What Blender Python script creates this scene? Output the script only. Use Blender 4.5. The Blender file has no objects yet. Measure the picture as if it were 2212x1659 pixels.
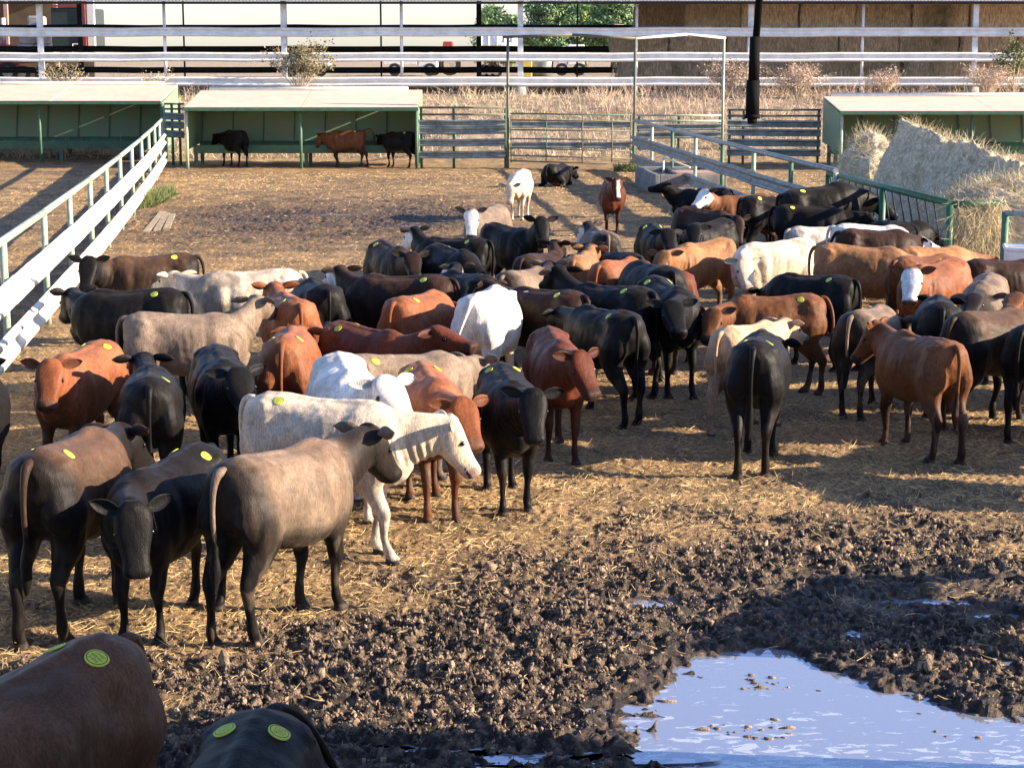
import bpy, bmesh, math, random
import numpy as np
from mathutils import Vector, Matrix
# ---------------------------------------------------------------- camera, sky, sun
SC = bpy.context.scene
COL = SC.collection
CAM_H = 3.9
PITCH = math.atan((829.5-108)/4000.0)
cam = bpy.data.cameras.new('camera'); cam.sensor_fit = 'HORIZONTAL'; cam.sensor_width = 36; cam.lens = 36*4000/2212
cam.clip_start = .1; cam.clip_end = 6000
camo = bpy.data.objects.new('camera', cam); COL.objects.link(camo)
camo.location = (0, 0, CAM_H); camo.rotation_euler = (math.pi/2-PITCH, 0, 0); SC.camera = camo
SUN_EL, SUN_AZ = math.radians(20), math.radians(-6)      # azimuth from +X towards +Y
W = bpy.data.worlds.new('World'); SC.world = W; W.use_nodes = True
nt = W.node_tree; sky = nt.nodes.new('ShaderNodeTexSky'); sky.sky_type = 'NISHITA'; sky.sun_disc = False
sky.sun_elevation = SUN_EL; sky.sun_rotation = math.pi/2-SUN_AZ; sky.air_density = 1.0; sky.dust_density = .6; sky.ozone_density = 2.6
tint = nt.nodes.new('ShaderNodeMix'); tint.data_type = 'RGBA'; tint.blend_type = 'MULTIPLY'; tint.inputs[0].default_value = 1; tint.inputs[7].default_value = (.98, .97, 1.17, 1)
nt.links.new(sky.outputs[0], tint.inputs[6]); nt.links.new(tint.outputs[2], nt.nodes['Background'].inputs[0]); nt.nodes['Background'].inputs[1].default_value = .088
sl = bpy.data.lights.new('sun', 'SUN'); sl.energy = 5.0; sl.angle = math.radians(.5); sl.color = (1.0, .84, .64)
so = bpy.data.objects.new('sun', sl); COL.objects.link(so)
so.rotation_euler = Vector((math.cos(SUN_EL)*math.cos(SUN_AZ), math.cos(SUN_EL)*math.sin(SUN_AZ), math.sin(SUN_EL))).to_track_quat('Z', 'Y').to_euler()
SC.view_settings.view_transform = 'Standard'; SC.view_settings.look = 'None'; SC.view_settings.gamma = 1
SC.view_settings.exposure = 1.7
SC.render.engine = 'CYCLES'
SC.cycles.max_bounces = 6; SC.cycles.diffuse_bounces = 3; SC.cycles.glossy_bounces = 3; SC.cycles.transparent_max_bounces = 8

# ---------------------------------------------------------------- noise
RS = np.random.RandomState(11)
_T3 = RS.rand(64, 64, 64).astype(np.float32)
def vnoise3(p):
    p = np.asarray(p, np.float64); i = np.floor(p).astype(int); f = p-i; f = f*f*(3-2*f); i &= 63; j = (i+1) & 63
    X, Y, Z = f[:, 0], f[:, 1], f[:, 2]
    g = lambda a, b, c: _T3[a, b, c]
    a = g(i[:, 0], i[:, 1], i[:, 2])*(1-X)+g(j[:, 0], i[:, 1], i[:, 2])*X
    b = g(i[:, 0], j[:, 1], i[:, 2])*(1-X)+g(j[:, 0], j[:, 1], i[:, 2])*X
    c = g(i[:, 0], i[:, 1], j[:, 2])*(1-X)+g(j[:, 0], i[:, 1], j[:, 2])*X
    d = g(i[:, 0], j[:, 1], j[:, 2])*(1-X)+g(j[:, 0], j[:, 1], j[:, 2])*X
    return (a*(1-Y)+b*Y)*(1-Z)+(c*(1-Y)+d*Y)*Z
_T2 = RS.rand(512, 512).astype(np.float32)
def vn2(x, y, s, seed=0):
    x = x*s+seed*17.31; y = y*s+seed*9.77
    i = np.floor(x).astype(int); j = np.floor(y).astype(int); f = x-i; g = y-j; f = f*f*(3-2*f); g = g*g*(3-2*g)
    i &= 511; j &= 511; i2 = (i+1) & 511; j2 = (j+1) & 511
    return (_T2[i, j]*(1-f)+_T2[i2, j]*f)*(1-g)+(_T2[i, j2]*(1-f)+_T2[i2, j2]*f)*g
def fbm(x, y, s, o=3, seed=0):
    t = 0; a = .5; n = 0
    for k in range(o):
        t = t+a*vn2(x, y, s*2**k, seed+k*3); n += a; a *= .5
    return t/n
def sst(a, b, x): return np.clip((x-a)/(b-a), 0, 1)**2*(3-2*np.clip((x-a)/(b-a), 0, 1))
def hash_(s):
    h = 7
    for c in s: h = (h*131+ord(c)) % 1000003
    return h

# ---------------------------------------------------------------- materials
M = {}
def mat(name, col, rough=.6, metal=0., noise=None, bump=0., bscale=40, spec=.5, var=.25, nscale=6, col2=None, coords='Object', sheen=0., stretch=None):
    m = bpy.data.materials.new(name); m.use_nodes = True; N = m.node_tree.nodes; L = m.node_tree.links
    b = N['Principled BSDF']; b.inputs['Roughness'].default_value = rough; b.inputs['Metallic'].default_value = metal
    b.inputs['Specular IOR Level'].default_value = spec
    if sheen: b.inputs['Sheen Weight'].default_value = sheen; b.inputs['Sheen Roughness'].default_value = .5
    tc = N.new('ShaderNodeTexCoord'); mp = N.new('ShaderNodeMapping'); L.new(tc.outputs[coords], mp.inputs[0])
    if stretch: mp.inputs['Scale'].default_value = stretch
    n = N.new('ShaderNodeTexNoise'); n.inputs['Scale'].default_value = nscale; n.inputs['Detail'].default_value = 6; n.inputs['Roughness'].default_value = .65
    L.new(mp.outputs[0], n.inputs[0])
    r = N.new('ShaderNodeValToRGB'); L.new(n.outputs[0], r.inputs[0])
    c = np.array(col); c2 = np.array(col2) if col2 else c*(1-var)
    r.color_ramp.elements[0].position = .36; r.color_ramp.elements[1].position = .64
    r.color_ramp.elements[0].color = (*c2, 1); r.color_ramp.elements[1].color = (*np.clip(c*(1+var*.4), 0, 1), 1)
    L.new(r.outputs[0], b.inputs['Base Color'])
    if bump:
        n2 = N.new('ShaderNodeTexNoise'); n2.inputs['Scale'].default_value = bscale; n2.inputs['Detail'].default_value = 5; L.new(mp.outputs[0], n2.inputs[0])
        bp = N.new('ShaderNodeBump'); bp.inputs['Strength'].default_value = bump; bp.inputs['Distance'].default_value = .02
        L.new(n2.outputs[0], bp.inputs['Height']); L.new(bp.outputs[0], b.inputs['Normal'])
    M[name] = m; return m
mat('green_paint', (.05, .14, .075), .6, var=.35, bump=.15, col2=(.055, .10, .06))
mat('green_panel', (.13, .24, .145), .6, var=.3, bump=.2, nscale=2.5, col2=(.19, .23, .15), stretch=(1, 1, .5))
mat('feed_rail_green', (.02, .12, .05), .5, var=.3, col2=(.035, .075, .035))
mat('pale_pipe', (.40, .43, .33), .5, var=.25, col2=(.22, .30, .20))
mat('grey_pipe', (.30, .33, .31), .45, metal=.3, var=.4)
mat('rust_pipe', (.14, .115, .085), .6, var=.35, col2=(.07, .09, .06))
mat('galvanised', (.82, .81, .78), .45, metal=.12, var=.16, nscale=3, bump=.1, bscale=30)
mat('galvanised_dull', (.26, .29, .27), .5, metal=.2, var=.45, nscale=4, bump=.1)
mat('white_beam', (.70, .67, .58), .5, metal=.0, var=.14, nscale=1.6, col2=(.52, .47, .37), bump=.08)
mat('steel_post', (.72, .72, .72), .5, metal=.1, var=.3, nscale=3)
mat('dark_steel', (.022, .022, .022), .6, var=.3)
mat('roof_sheet', (.76, .57, .40), .5, metal=.1, var=.12, nscale=2, bump=.08)
mat('roof_edge', (.70, .68, .60), .45, var=.15)
mat('murky', (.09, .075, .05), .25)
mat('barn_roof', (.62, .64, .65), .45, metal=.4, var=.2)
mat('concrete', (.42, .40, .36), .85, var=.3, bump=.4, bscale=25, nscale=3)
mat('hay', (.54, .47, .34), .9, var=.4, bump=.9, bscale=22, nscale=12, col2=(.32, .26, .17))
mat('bale', (.76, .59, .42), .95, var=.3, bump=1.0, bscale=16, nscale=12, col2=(.33, .235, .155), stretch=(1.8, 1.8, .3))
mat('straw', (.66, .47, .21), .8, var=.45, nscale=2)
mat('hay_straw', (.58, .48, .30), .8, var=.45, nscale=2)
mat('dry_weed', (.60, .48, .33), .85, var=.5, nscale=1.2)
mat('dry_weed_pink', (.62, .46, .35), .85, var=.4, nscale=1.2)
mat('shrub_leaf', (.25, .21, .11), .85, var=.5, nscale=1.5, col2=(.13, .12, .06))
mat('green_weed', (.13, .16, .05), .8, var=.4, nscale=3)
mat('leaf_light', (.30, .42, .14), .7, var=.45, nscale=.6)
mat('leaf_dark', (.17, .27, .11), .7, var=.5, nscale=.6)
mat('bark', (.12, .09, .06), .9, var=.4)
mat('shade_black', (.006, .006, .006), .85, spec=.1, var=.3)
mat('white_paint', (.78, .78, .76), .4, var=.06)
mat('pale_blue_paint', (.45, .55, .66), .4, var=.1)
mat('red_paint', (.30, .035, .025), .45, var=.3)
mat('dark_green_tarp', (.03, .042, .036), .6, var=.3)
mat('grey_cover', (.34, .33, .32), .8, var=.4, bump=.5, nscale=2)
mat('tyre', (.018, .018, .018), .8, var=.2)
mat('dusty_rim', (.40, .36, .28), .7, var=.3)
mat('dark_wall', (.10, .075, .055), .9, var=.3, nscale=1.0)
mat('yellow_paint', (.65, .48, .08), .5, var=.2)
mat('tank_tan', (.42, .26, .20), .6, var=.2)
mat('old_plank', (.30, .235, .165), .85, var=.5)
mat('clod', (.33, .23, .15), .8, var=.4, nscale=7, col2=(.014, .010, .008), bump=.8, bscale=90)
mat('trough_concrete', (.20, .195, .19), .85, var=.35, bump=.4, bscale=25, nscale=3)
mat('sticker', (.58, .62, .06), .6, var=.15, nscale=12)
mat('ink', (.035, .05, .01), .6, var=.2)
mat('water_old', (.1, .1, .1), .1)

def coat_material():
    m = bpy.data.materials.new('coat'); m.use_nodes = True; N = m.node_tree.nodes; L = m.node_tree.links
    b = N['Principled BSDF']; b.inputs['Roughness'].default_value = .50; b.inputs['Specular IOR Level'].default_value = .09
    b.inputs['Sheen Weight'].default_value = .03; b.inputs['Sheen Roughness'].default_value = .45; b.inputs['Sheen Tint'].default_value = (.9, .75, .6, 1)
    a = N.new('ShaderNodeAttribute'); a.attribute_name = 'coat'
    tc = N.new('ShaderNodeTexCoord'); mp = N.new('ShaderNodeMapping'); mp.inputs['Scale'].default_value = (1, 1, .55); L.new(tc.outputs['Object'], mp.inputs[0])
    n = N.new('ShaderNodeTexNoise'); n.inputs['Scale'].default_value = 9; n.inputs['Detail'].default_value = 8; n.inputs['Roughness'].default_value = .7; L.new(mp.outputs[0], n.inputs[0])
    mr = N.new('ShaderNodeMapRange'); mr.inputs[1].default_value = .3; mr.inputs[2].default_value = .7; mr.inputs[3].default_value = .68; mr.inputs[4].default_value = 1.3; L.new(n.outputs[0], mr.inputs[0])
    mx = N.new('ShaderNodeMix'); mx.data_type = 'RGBA'; mx.blend_type = 'MULTIPLY'; mx.inputs[0].default_value = 1
    L.new(a.outputs['Color'], mx.inputs[6]); L.new(mr.outputs[0], mx.inputs[7])
    mph = N.new('ShaderNodeMapping'); mph.inputs['Scale'].default_value = (1, 1, .22); L.new(tc.outputs['Object'], mph.inputs[0])
    nh = N.new('ShaderNodeTexNoise'); nh.inputs['Scale'].default_value = 85; nh.inputs['Detail'].default_value = 4; nh.inputs['Roughness'].default_value = .8; L.new(mph.outputs[0], nh.inputs[0])
    mrh = N.new('ShaderNodeMapRange'); mrh.inputs[1].default_value = .35; mrh.inputs[2].default_value = .65; mrh.inputs[3].default_value = .66; mrh.inputs[4].default_value = 1.34; L.new(nh.outputs[0], mrh.inputs[0])
    mxh = N.new('ShaderNodeMix'); mxh.data_type = 'RGBA'; mxh.blend_type = 'MULTIPLY'; mxh.inputs[0].default_value = 1; L.new(mx.outputs[2], mxh.inputs[6]); L.new(mrh.outputs[0], mxh.inputs[7]); L.new(mxh.outputs[2], b.inputs['Base Color'])
    # short hair and loose folds of skin
    mp2 = N.new('ShaderNodeMapping'); mp2.inputs['Scale'].default_value = (1, 1, .35); L.new(tc.outputs['Object'], mp2.inputs[0])
    h = N.new('ShaderNodeTexNoise'); h.inputs['Scale'].default_value = 120; h.inputs['Detail'].default_value = 3; L.new(mp2.outputs[0], h.inputs[0])
    h2 = N.new('ShaderNodeTexNoise'); h2.inputs['Scale'].default_value = 11; h2.inputs['Detail'].default_value = 2; L.new(mp2.outputs[0], h2.inputs[0])
    ad = N.new('ShaderNodeMath'); ad.operation = 'MULTIPLY_ADD'; L.new(h2.outputs[0], ad.inputs[0]); ad.inputs[1].default_value = 3.0; L.new(h.outputs[0], ad.inputs[2])
    bp = N.new('ShaderNodeBump'); bp.inputs['Strength'].default_value = .5; bp.inputs['Distance'].default_value = .006; L.new(ad.outputs[0], bp.inputs['Height']); L.new(bp.outputs[0], b.inputs['Normal'])
    M['coat'] = m
    e = bpy.data.materials.new('eye'); e.use_nodes = True; b = e.node_tree.nodes['Principled BSDF']
    b.inputs['Base Color'].default_value = (.006, .004, .004, 1); b.inputs['Roughness'].default_value = .12; M['eye'] = e
coat_material()

def ground_z(x, y):
    """large shape of the land: flat pen, then a bank up to the barn yard"""
    x = np.asarray(x, float); y = np.asarray(y, float)
    z = sst(66, 74.5, y)*2.12+sst(90, 220, y)*.35
    return z if z.ndim else float(z)
# ---------------------------------------------------------------- mesh helpers
def at(u, v, y):
    """real point at distance y whose direction was measured from the photograph"""
    a = PITCH+math.atan((v-829.5)/4000.0); z = CAM_H-y*math.tan(a)
    d = y*math.cos(PITCH)+(CAM_H-z)*math.sin(PITCH)
    return Vector(((u-1106)/4000.0*d, y, z))
def hz(v, y): return at(1106, v, y).z
def gxy(u, v, h=0.0):
    a = PITCH+math.atan((v-829.5)/4000.0); y = (CAM_H-h)/math.tan(a)
    return ((u-1106)/4000.0*(y*math.cos(PITCH)+(CAM_H-h)*math.sin(PITCH)), y)

class MB:
    def __init__(s): s.v = []; s.f = []
    def pipe(s, a, b, r, n=10, r2=None):
        a = Vector(a); b = Vector(b); t = (b-a).normalized(); u = t.orthogonal().normalized(); w = t.cross(u); o = len(s.v)
        for p, rr in ((a, r), (b, r if r2 is None else r2)):
            for k in range(n):
                q = 2*math.pi*k/n; s.v.append(tuple(p+(u*math.cos(q)+w*math.sin(q))*rr))
        for k in range(n): s.f.append((o+k, o+(k+1) % n, o+n+(k+1) % n, o+n+k))
        s.f.append(tuple(o+k for k in range(n))[::-1]); s.f.append(tuple(o+n+k for k in range(n))); return s
    def path(s, pts, r, n=10):
        for a, b in zip(pts[:-1], pts[1:]): s.pipe(a, b, r, n)
        return s
    def box(s, c, d, rz=0., rx=0.):
        o = len(s.v); R_ = Matrix.Rotation(rz, 3, 'Z') @ Matrix.Rotation(rx, 3, 'X'); c = Vector(c)
        for x in (-.5, .5):
            for y in (-.5, .5):
                for z in (-.5, .5): s.v.append(tuple(c+R_ @ Vector((x*d[0], y*d[1], z*d[2]))))
        for f in ((0, 1, 3, 2), (4, 6, 7, 5), (0, 4, 5, 1), (2, 3, 7, 6), (0, 2, 6, 4), (1, 5, 7, 3)): s.f.append(tuple(o+i for i in f))
        return s
    def beam(s, a, b, side, h=.31, d=.083):
        """W-shaped guard rail sheet from a to b, ribs towards side"""
        a = Vector(a); b = Vector(b); side = Vector(side).normalized(); t = (b-a).normalized(); up = side.cross(t).normalized()
        if up.z < 0: up = -up
        pr = [(-.50, .25), (-.44, .60), (-.40, .95), (-.33, 1.), (-.26, .95), (-.16, .35), (-.08, .05), (0, 0), (.08, .05), (.16, .35), (.26, .95), (.33, 1.), (.40, .95), (.44, .60), (.50, .25)]
        o = len(s.v); L = (b-a).length; n = max(2, int(L/1.9)+1); m = len(pr)
        for layer in (0, 1):
            for i in range(n+1):
                p = a+(b-a)*(i/n); wob = .012*math.sin(i*2.3+a.x)+.01*math.sin(i*5.1+a.y)
                for (q, e) in pr: s.v.append(tuple(p+up*(q*h+wob)+side*(e*d-(.004 if layer else 0)+wob*.6)))
        for layer in (0, 1):
            ob = o+layer*(n+1)*m
            for i in range(n):
                for k in range(m-1):
                    q = (ob+i*m+k, ob+i*m+k+1, ob+(i+1)*m+k+1, ob+(i+1)*m+k); s.f.append(q if layer else q[::-1])
        ob = (n+1)*m
        for i in range(n):
            for k in (0, m-1): s.f.append((o+i*m+k, o+(i+1)*m+k, o+(i+1)*m+k+ob, o+i*m+k+ob))
        for i in (0, n):
            for k in range(m-1): s.f.append((o+i*m+k, o+i*m+k+1, o+i*m+k+1+ob, o+i*m+k+ob))
        return s
    def poly(s, pts, d):
        """closed outline pts extruded by vector d"""
        o = len(s.v); n = len(pts); d = Vector(d)
        s.v += [tuple(Vector(p)) for p in pts]+[tuple(Vector(p)+d) for p in pts]
        s.f.append(tuple(range(o, o+n))[::-1]); s.f.append(tuple(range(o+n, o+2*n)))
        for k in range(n): s.f.append((o+k, o+(k+1) % n, o+n+(k+1) % n, o+n+k))
        return s
    def build(s, name, m, parent=None, smooth=False, bevel=0, kind=None):
        me = bpy.data.meshes.new(name); me.from_pydata(s.v, [], s.f); me.materials.append(M[m] if isinstance(m, str) else m)
        b = bmesh.new(); b.from_mesh(me); bmesh.ops.recalc_face_normals(b, faces=b.faces); b.to_mesh(me); b.free()
        if smooth:
            me.polygons.foreach_set('use_smooth', [len(p.vertices) == 4 for p in me.polygons])
        o = bpy.data.objects.new(name, me); COL.objects.link(o)
        if parent: o.parent = parent; o.matrix_parent_inverse = Matrix.Translation(-parent.location)
        if bevel:
            w = o.modifiers.new('bevel', 'BEVEL'); w.width = bevel; w.segments = 2
        if kind: o['kind'] = kind
        return o
def thing(name, label, cat, loc, group=None):
    o = bpy.data.objects.new(name, None); COL.objects.link(o); o.location = loc; o.empty_display_size = .3
    o['label'] = label; o['category'] = cat
    if group: o['group'] = group
    return o
def tag(o, label, cat, group=None):
    o['label'] = label; o['category'] = cat
    if group: o['group'] = group
    return o
def npmesh(name, V, Fq, m, kind=None, smooth=False, attrs=None, parent=None):
    me = bpy.data.meshes.new(name); V = np.asarray(V, np.float32); Fq = np.asarray(Fq, np.int32); k = Fq.shape[1]
    me.vertices.add(len(V)); me.vertices.foreach_set('co', V.ravel()); me.loops.add(Fq.size); me.loops.foreach_set('vertex_index', Fq.ravel())
    me.polygons.add(len(Fq)); me.polygons.foreach_set('loop_start', np.arange(0, Fq.size, k, dtype=np.int32)); me.polygons.foreach_set('loop_total', np.full(len(Fq), k, np.int32))
    me.polygons.foreach_set('use_smooth', np.full(len(Fq), smooth)); me.update(calc_edges=True)
    for an, av in (attrs or {}).items():
        a = me.attributes.new(an, 'FLOAT', 'POINT'); a.data.foreach_set('value', np.asarray(av, np.float32).ravel())
    me.materials.append(M[m] if isinstance(m, str) else m)
    o = bpy.data.objects.new(name, me); COL.objects.link(o)
    if kind: o['kind'] = kind
    if parent: o.parent = parent; o.matrix_parent_inverse = Matrix.Translation(-parent.location)
    return o

# ---------------------------------------------------------------- ground
POOL = np.array([(.55, 10.35), (.85, 10.75), (1.02, 11.35), (1.25, 11.75), (1.55, 12.02), (1.85, 11.95), (2.1, 11.45), (2.5, 11.0), (3.0, 10.6), (4.2, 10.2),
                 (5.2, 9.2), (5.0, 7.5), (3.5, 6.2), (2.2, 6.6), (1.4, 8.2), (1.35, 9.3), (.95, 9.75)])
def poly_sd(px, py, P):
    d = np.full(px.shape, 1e9); ins = np.zeros(px.shape, bool); n = len(P)
    for i in range(n):
        a, b = P[i], P[(i+1) % n]; e = b-a; wx, wy = px-a[0], py-a[1]
        t = np.clip((wx*e[0]+wy*e[1])/(e@e), 0, 1); d = np.minimum(d, (wx-e[0]*t)**2+(wy-e[1]*t)**2)
        c = (a[1] > py) != (b[1] > py); xi = (b[0]-a[0])*(py-a[1])/(b[1]-a[1]+1e-12)+a[0]; ins ^= c & (px < xi)
    return np.sqrt(d)*np.where(ins, -1, 1)
SMALL = [(1.15, 12.25, .20, .07), (.62, 11.2, .16, .06), (.35, 10.7, .2, .06), (3.3, 11.6, .3, .09), (-1.0, 10.1, .3, .05), (.75, 9.95, .3, .06), (2.75, 11.55, .16, .05), (2.9, 12.95, .42, .16), (3.45, 12.6, .30, .10), (3.2, 13.5, .22, .07), (.98, 12.9, .26, .13), (.72, 13.2, .16, .06), (-.55, 10.05, .35, .08), (.1, 9.95, .4, .10), (-.2, 9.75, .5, .07), (2.35, 12.2, .18, .08),
         (-8.6, 44.5, .3, .5), (-3.9, 39.6, 1.2, .22), (-2.3, 42, 1.0, .35), (-6.4, 43, .9, .3), (-1.2, 43.5, .8, .3), (-4.6, 45, 1.6, .4), (-5.4, 40.6, .9, .25), (-3.1, 37.8, 1.1, .2)]
def relief(x, y):
    """returns height, wet mask, mud mask"""
    sd = poly_sd(x, y, POOL)+.62*(fbm(x, y, 2.4, 3, 4)-.5)+.30*(fbm(x, y, 8, 2, 14)-.5)
    wob = fbm(x, y, 1.1, 3, 1)-.5
    mudf = 1-sst(0, 3.3, y+wob*3.4+(fbm(x, y, 4, 2, 33)-.5)*3.4-.10*x-(10.2+2.2*sst(-2.3, .2, x)))
    mudm = np.exp(-((x+4.6)/4.9)**4-((y-44+wob*8)/6.8)**2)*(.45+.9*fbm(x, y, .55, 3, 91))
    mudm = np.maximum(mudm, .75*np.exp(-((x+1.0)/1.3)**2-((y-37.5)/1.5)**2))
    mudm = np.maximum(mudm, .35*sst(.55, .75, fbm(x, y, .35, 3, 8))*(y > 24)*(y < 62))
    mud = np.clip(np.maximum(mudf, mudm), 0, 1)*(y < 66)
    wx, wy = x+.06*(fbm(x, y, 9, 2, 41)-.5)*2, y+.06*(fbm(x, y, 9, 2, 43)-.5)*2
    churn = 1-np.abs(fbm(wx, wy, 9.5, 3, 2)-.5)*5; churn = np.clip(churn, 0, 1); lump = fbm(wx, wy, 22, 2, 5)
    hoof = fbm(x, y, 4.6, 2, 6)
    fade = np.clip(30/np.maximum(y, 30), 0, 1)
    h = mud*((churn-.4)*.055+(lump-.5)*.060+(hoof-.5)*.075)*1.0+(1-mud)*((fbm(x, y, 2.2, 3, 7)-.5)*.055+(fbm(x, y, 21, 2, 9)-.5)*.034)
    h = h*np.where(y > 66, 1.5, 1)
    sd = sd-.12; dip = -.15*sst(.10, -.50, sd)-.02*sst(.5, -.1, sd)
    wet_shade = sst(.65, -.1, sd)
    for (cx, cy, rx, ry) in SMALL:
        q = ((x-cx)/rx)**2+((y-cy)/ry)**2; g = np.exp(-q); dip = dip-.075*g; wet_shade = np.maximum(wet_shade, np.exp(-q*.4))
    h = h*(1-.45*sst(.1, -.5, sd))*(1-.35*np.clip(wet_shade, 0, 1))+dip
    crest = churn*.45+lump*.55
    wet_shade = np.maximum(wet_shade, .55*mudm); wet_shade = np.maximum(wet_shade, .95*np.exp(-((x-2.7)/1.5)**4-((y-12.9)/.85)**4)); wet_shade = np.maximum(wet_shade, .8*(1-sst(9.9, 10.5, y+.2*wob)))  # shade painted in with damp: calf's shadow patch at right, and the near strip
    return h, wet_shade, mud, crest

def ground_material():
    m = bpy.data.materials.new('ground'); m.use_nodes = True; N = m.node_tree.nodes; L = m.node_tree.links
    b = N['Principled BSDF']; tc = N.new('ShaderNodeTexCoord')
    def noise(s, d=6, r=.65):
        n = N.new('ShaderNodeTexNoise'); n.inputs['Scale'].default_value = s; n.inputs['Detail'].default_value = d; n.inputs['Roughness'].default_value = r; L.new(tc.outputs['Object'], n.inputs[0]); return n
    def ramp(src, *st):
        r = N.new('ShaderNodeValToRGB'); L.new(src, r.inputs[0]); e = r.color_ramp.elements
        while len(e) < len(st): e.new(.5)
        for k, (p, c) in enumerate(st): e[k].position = p; e[k].color = (*c, 1)
        return r
    def mix(f, a, c):
        x = N.new('ShaderNodeMix'); x.data_type = 'RGBA'; L.new(f, x.inputs[0]); L.new(a, x.inputs[6]); L.new(c, x.inputs[7]); return x.outputs[2]
    def attr(n):
        a = N.new('ShaderNodeAttribute'); a.attribute_name = n; return a.outputs['Fac']
    straw = ramp(noise(22, 9, .8).outputs[0], (.36, (.090, .060, .034)), (.5, (.31, .205, .098)), (.64, (.62, .44, .215)))
    patch = ramp(noise(1.3, 5).outputs[0], (.38, (.50, .48, .46)), (.62, (1.08, 1.0, .95)))
    mm = N.new('ShaderNodeMix'); mm.data_type = 'RGBA'; mm.blend_type = 'MULTIPLY'; mm.inputs[0].default_value = 1; L.new(straw.outputs[0], mm.inputs[6]); L.new(patch.outputs[0], mm.inputs[7])
    mud = ramp(noise(14, 8, .72).outputs[0], (.40, (.012, .009, .008)), (.50, (.045, .032, .023)), (.60, (.27, .185, .12)))
    yard = ramp(noise(2.5, 8).outputs[0], (.35, (.22, .16, .10)), (.65, (.47, .36, .24)))
    c = mix(attr('mud'), mm.outputs[2], mud.outputs[0]); c = mix(attr('yard'), c, yard.outputs[0])
    wet_shade_mix = N.new('ShaderNodeMix'); wet_shade_mix.data_type = 'RGBA'; wet_shade_mix.blend_type = 'MULTIPLY'; L.new(attr('wet_shade'), wet_shade_mix.inputs[0]); L.new(c, wet_shade_mix.inputs[6]); wet_shade_mix.inputs[7].default_value = (.5, .46, .44, 1)
    L.new(wet_shade_mix.outputs[2], b.inputs['Base Color'])
    mr = N.new('ShaderNodeMapRange'); L.new(attr('wet_shade'), mr.inputs[0]); mr.inputs[3].default_value = .85; mr.inputs[4].default_value = .38; L.new(mr.outputs[0], b.inputs['Roughness'])
    b.inputs['Specular IOR Level'].default_value = .35
    bp = N.new('ShaderNodeBump'); bp.inputs['Strength'].default_value = .9; bp.inputs['Distance'].default_value = .03
    L.new(noise(38, 6, .75).outputs[0], bp.inputs['Height']); L.new(bp.outputs[0], b.inputs['Normal'])
    M['ground'] = m
ground_material()

ys = [4.0]
while ys[-1] < 78: ys.append(ys[-1]+max(.016, .00155*ys[-1]))
ys = np.array(ys); NX = 760
tt = np.linspace(-1, 1, NX); half = .33*ys+1.2
GX = tt[None, :]*half[:, None]; GY = np.repeat(ys[:, None], NX, 1)
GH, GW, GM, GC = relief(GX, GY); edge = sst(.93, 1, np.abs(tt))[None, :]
GZ = ground_z(GX, GY)+GH
V1 = np.stack([GX, GY, GZ], -1).reshape(-1, 3)
ii = (np.arange(len(ys)-1)[:, None]*NX+np.arange(NX-1)[None, :]).ravel()
F1 = np.stack([ii, ii+1, ii+NX+1, ii+NX], 1)
xs2 = np.concatenate([-np.geomspace(4000, 45, 22), np.linspace(-40, 40, 81), np.geomspace(45, 4000, 22)])
ys2 = np.concatenate([[-60, -30, -12, -6], np.linspace(-2, 110, 113), np.geomspace(114, 5000, 34)])
X2, Y2 = np.meshgrid(xs2, ys2); Z2 = ground_z(X2, Y2)-.02+.04*(fbm(X2, Y2, .6, 2, 3)-.5)
V2 = np.stack([X2, Y2, Z2], -1).reshape(-1, 3); n2 = len(xs2)
inside = ((np.abs(X2) < .33*Y2+1.2-.35) & (Y2 > 4.2) & (Y2 < 77.6))
jj = (np.arange(len(ys2)-1)[:, None]*n2+np.arange(n2-1)[None, :]); ins = inside[:-1, :-1] & inside[1:, :-1] & inside[:-1, 1:] & inside[1:, 1:]
jj = jj[~ins]; F2 = np.stack([jj, jj+1, jj+n2+1, jj+n2], 1)+len(V1)
Vg = np.concatenate([V1, V2]); Fg = np.concatenate([F1, F2])
z2 = np.zeros(len(V2)); yard = np.concatenate([sst(65, 69, V1[:, 1]), sst(65, 69, V2[:, 1])])
sink = inside.reshape(-1); Vg[len(V1):][sink, 2] -= .25
npmesh('ground', Vg, Fg, 'ground', 'structure', True, {'mud': np.concatenate([np.clip(GM*1.1-.1+.25*(GC-.5), 0, 1).ravel(), z2]), 'wet_shade': np.concatenate([GW.ravel(), z2]), 'yard': yard})

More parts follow.
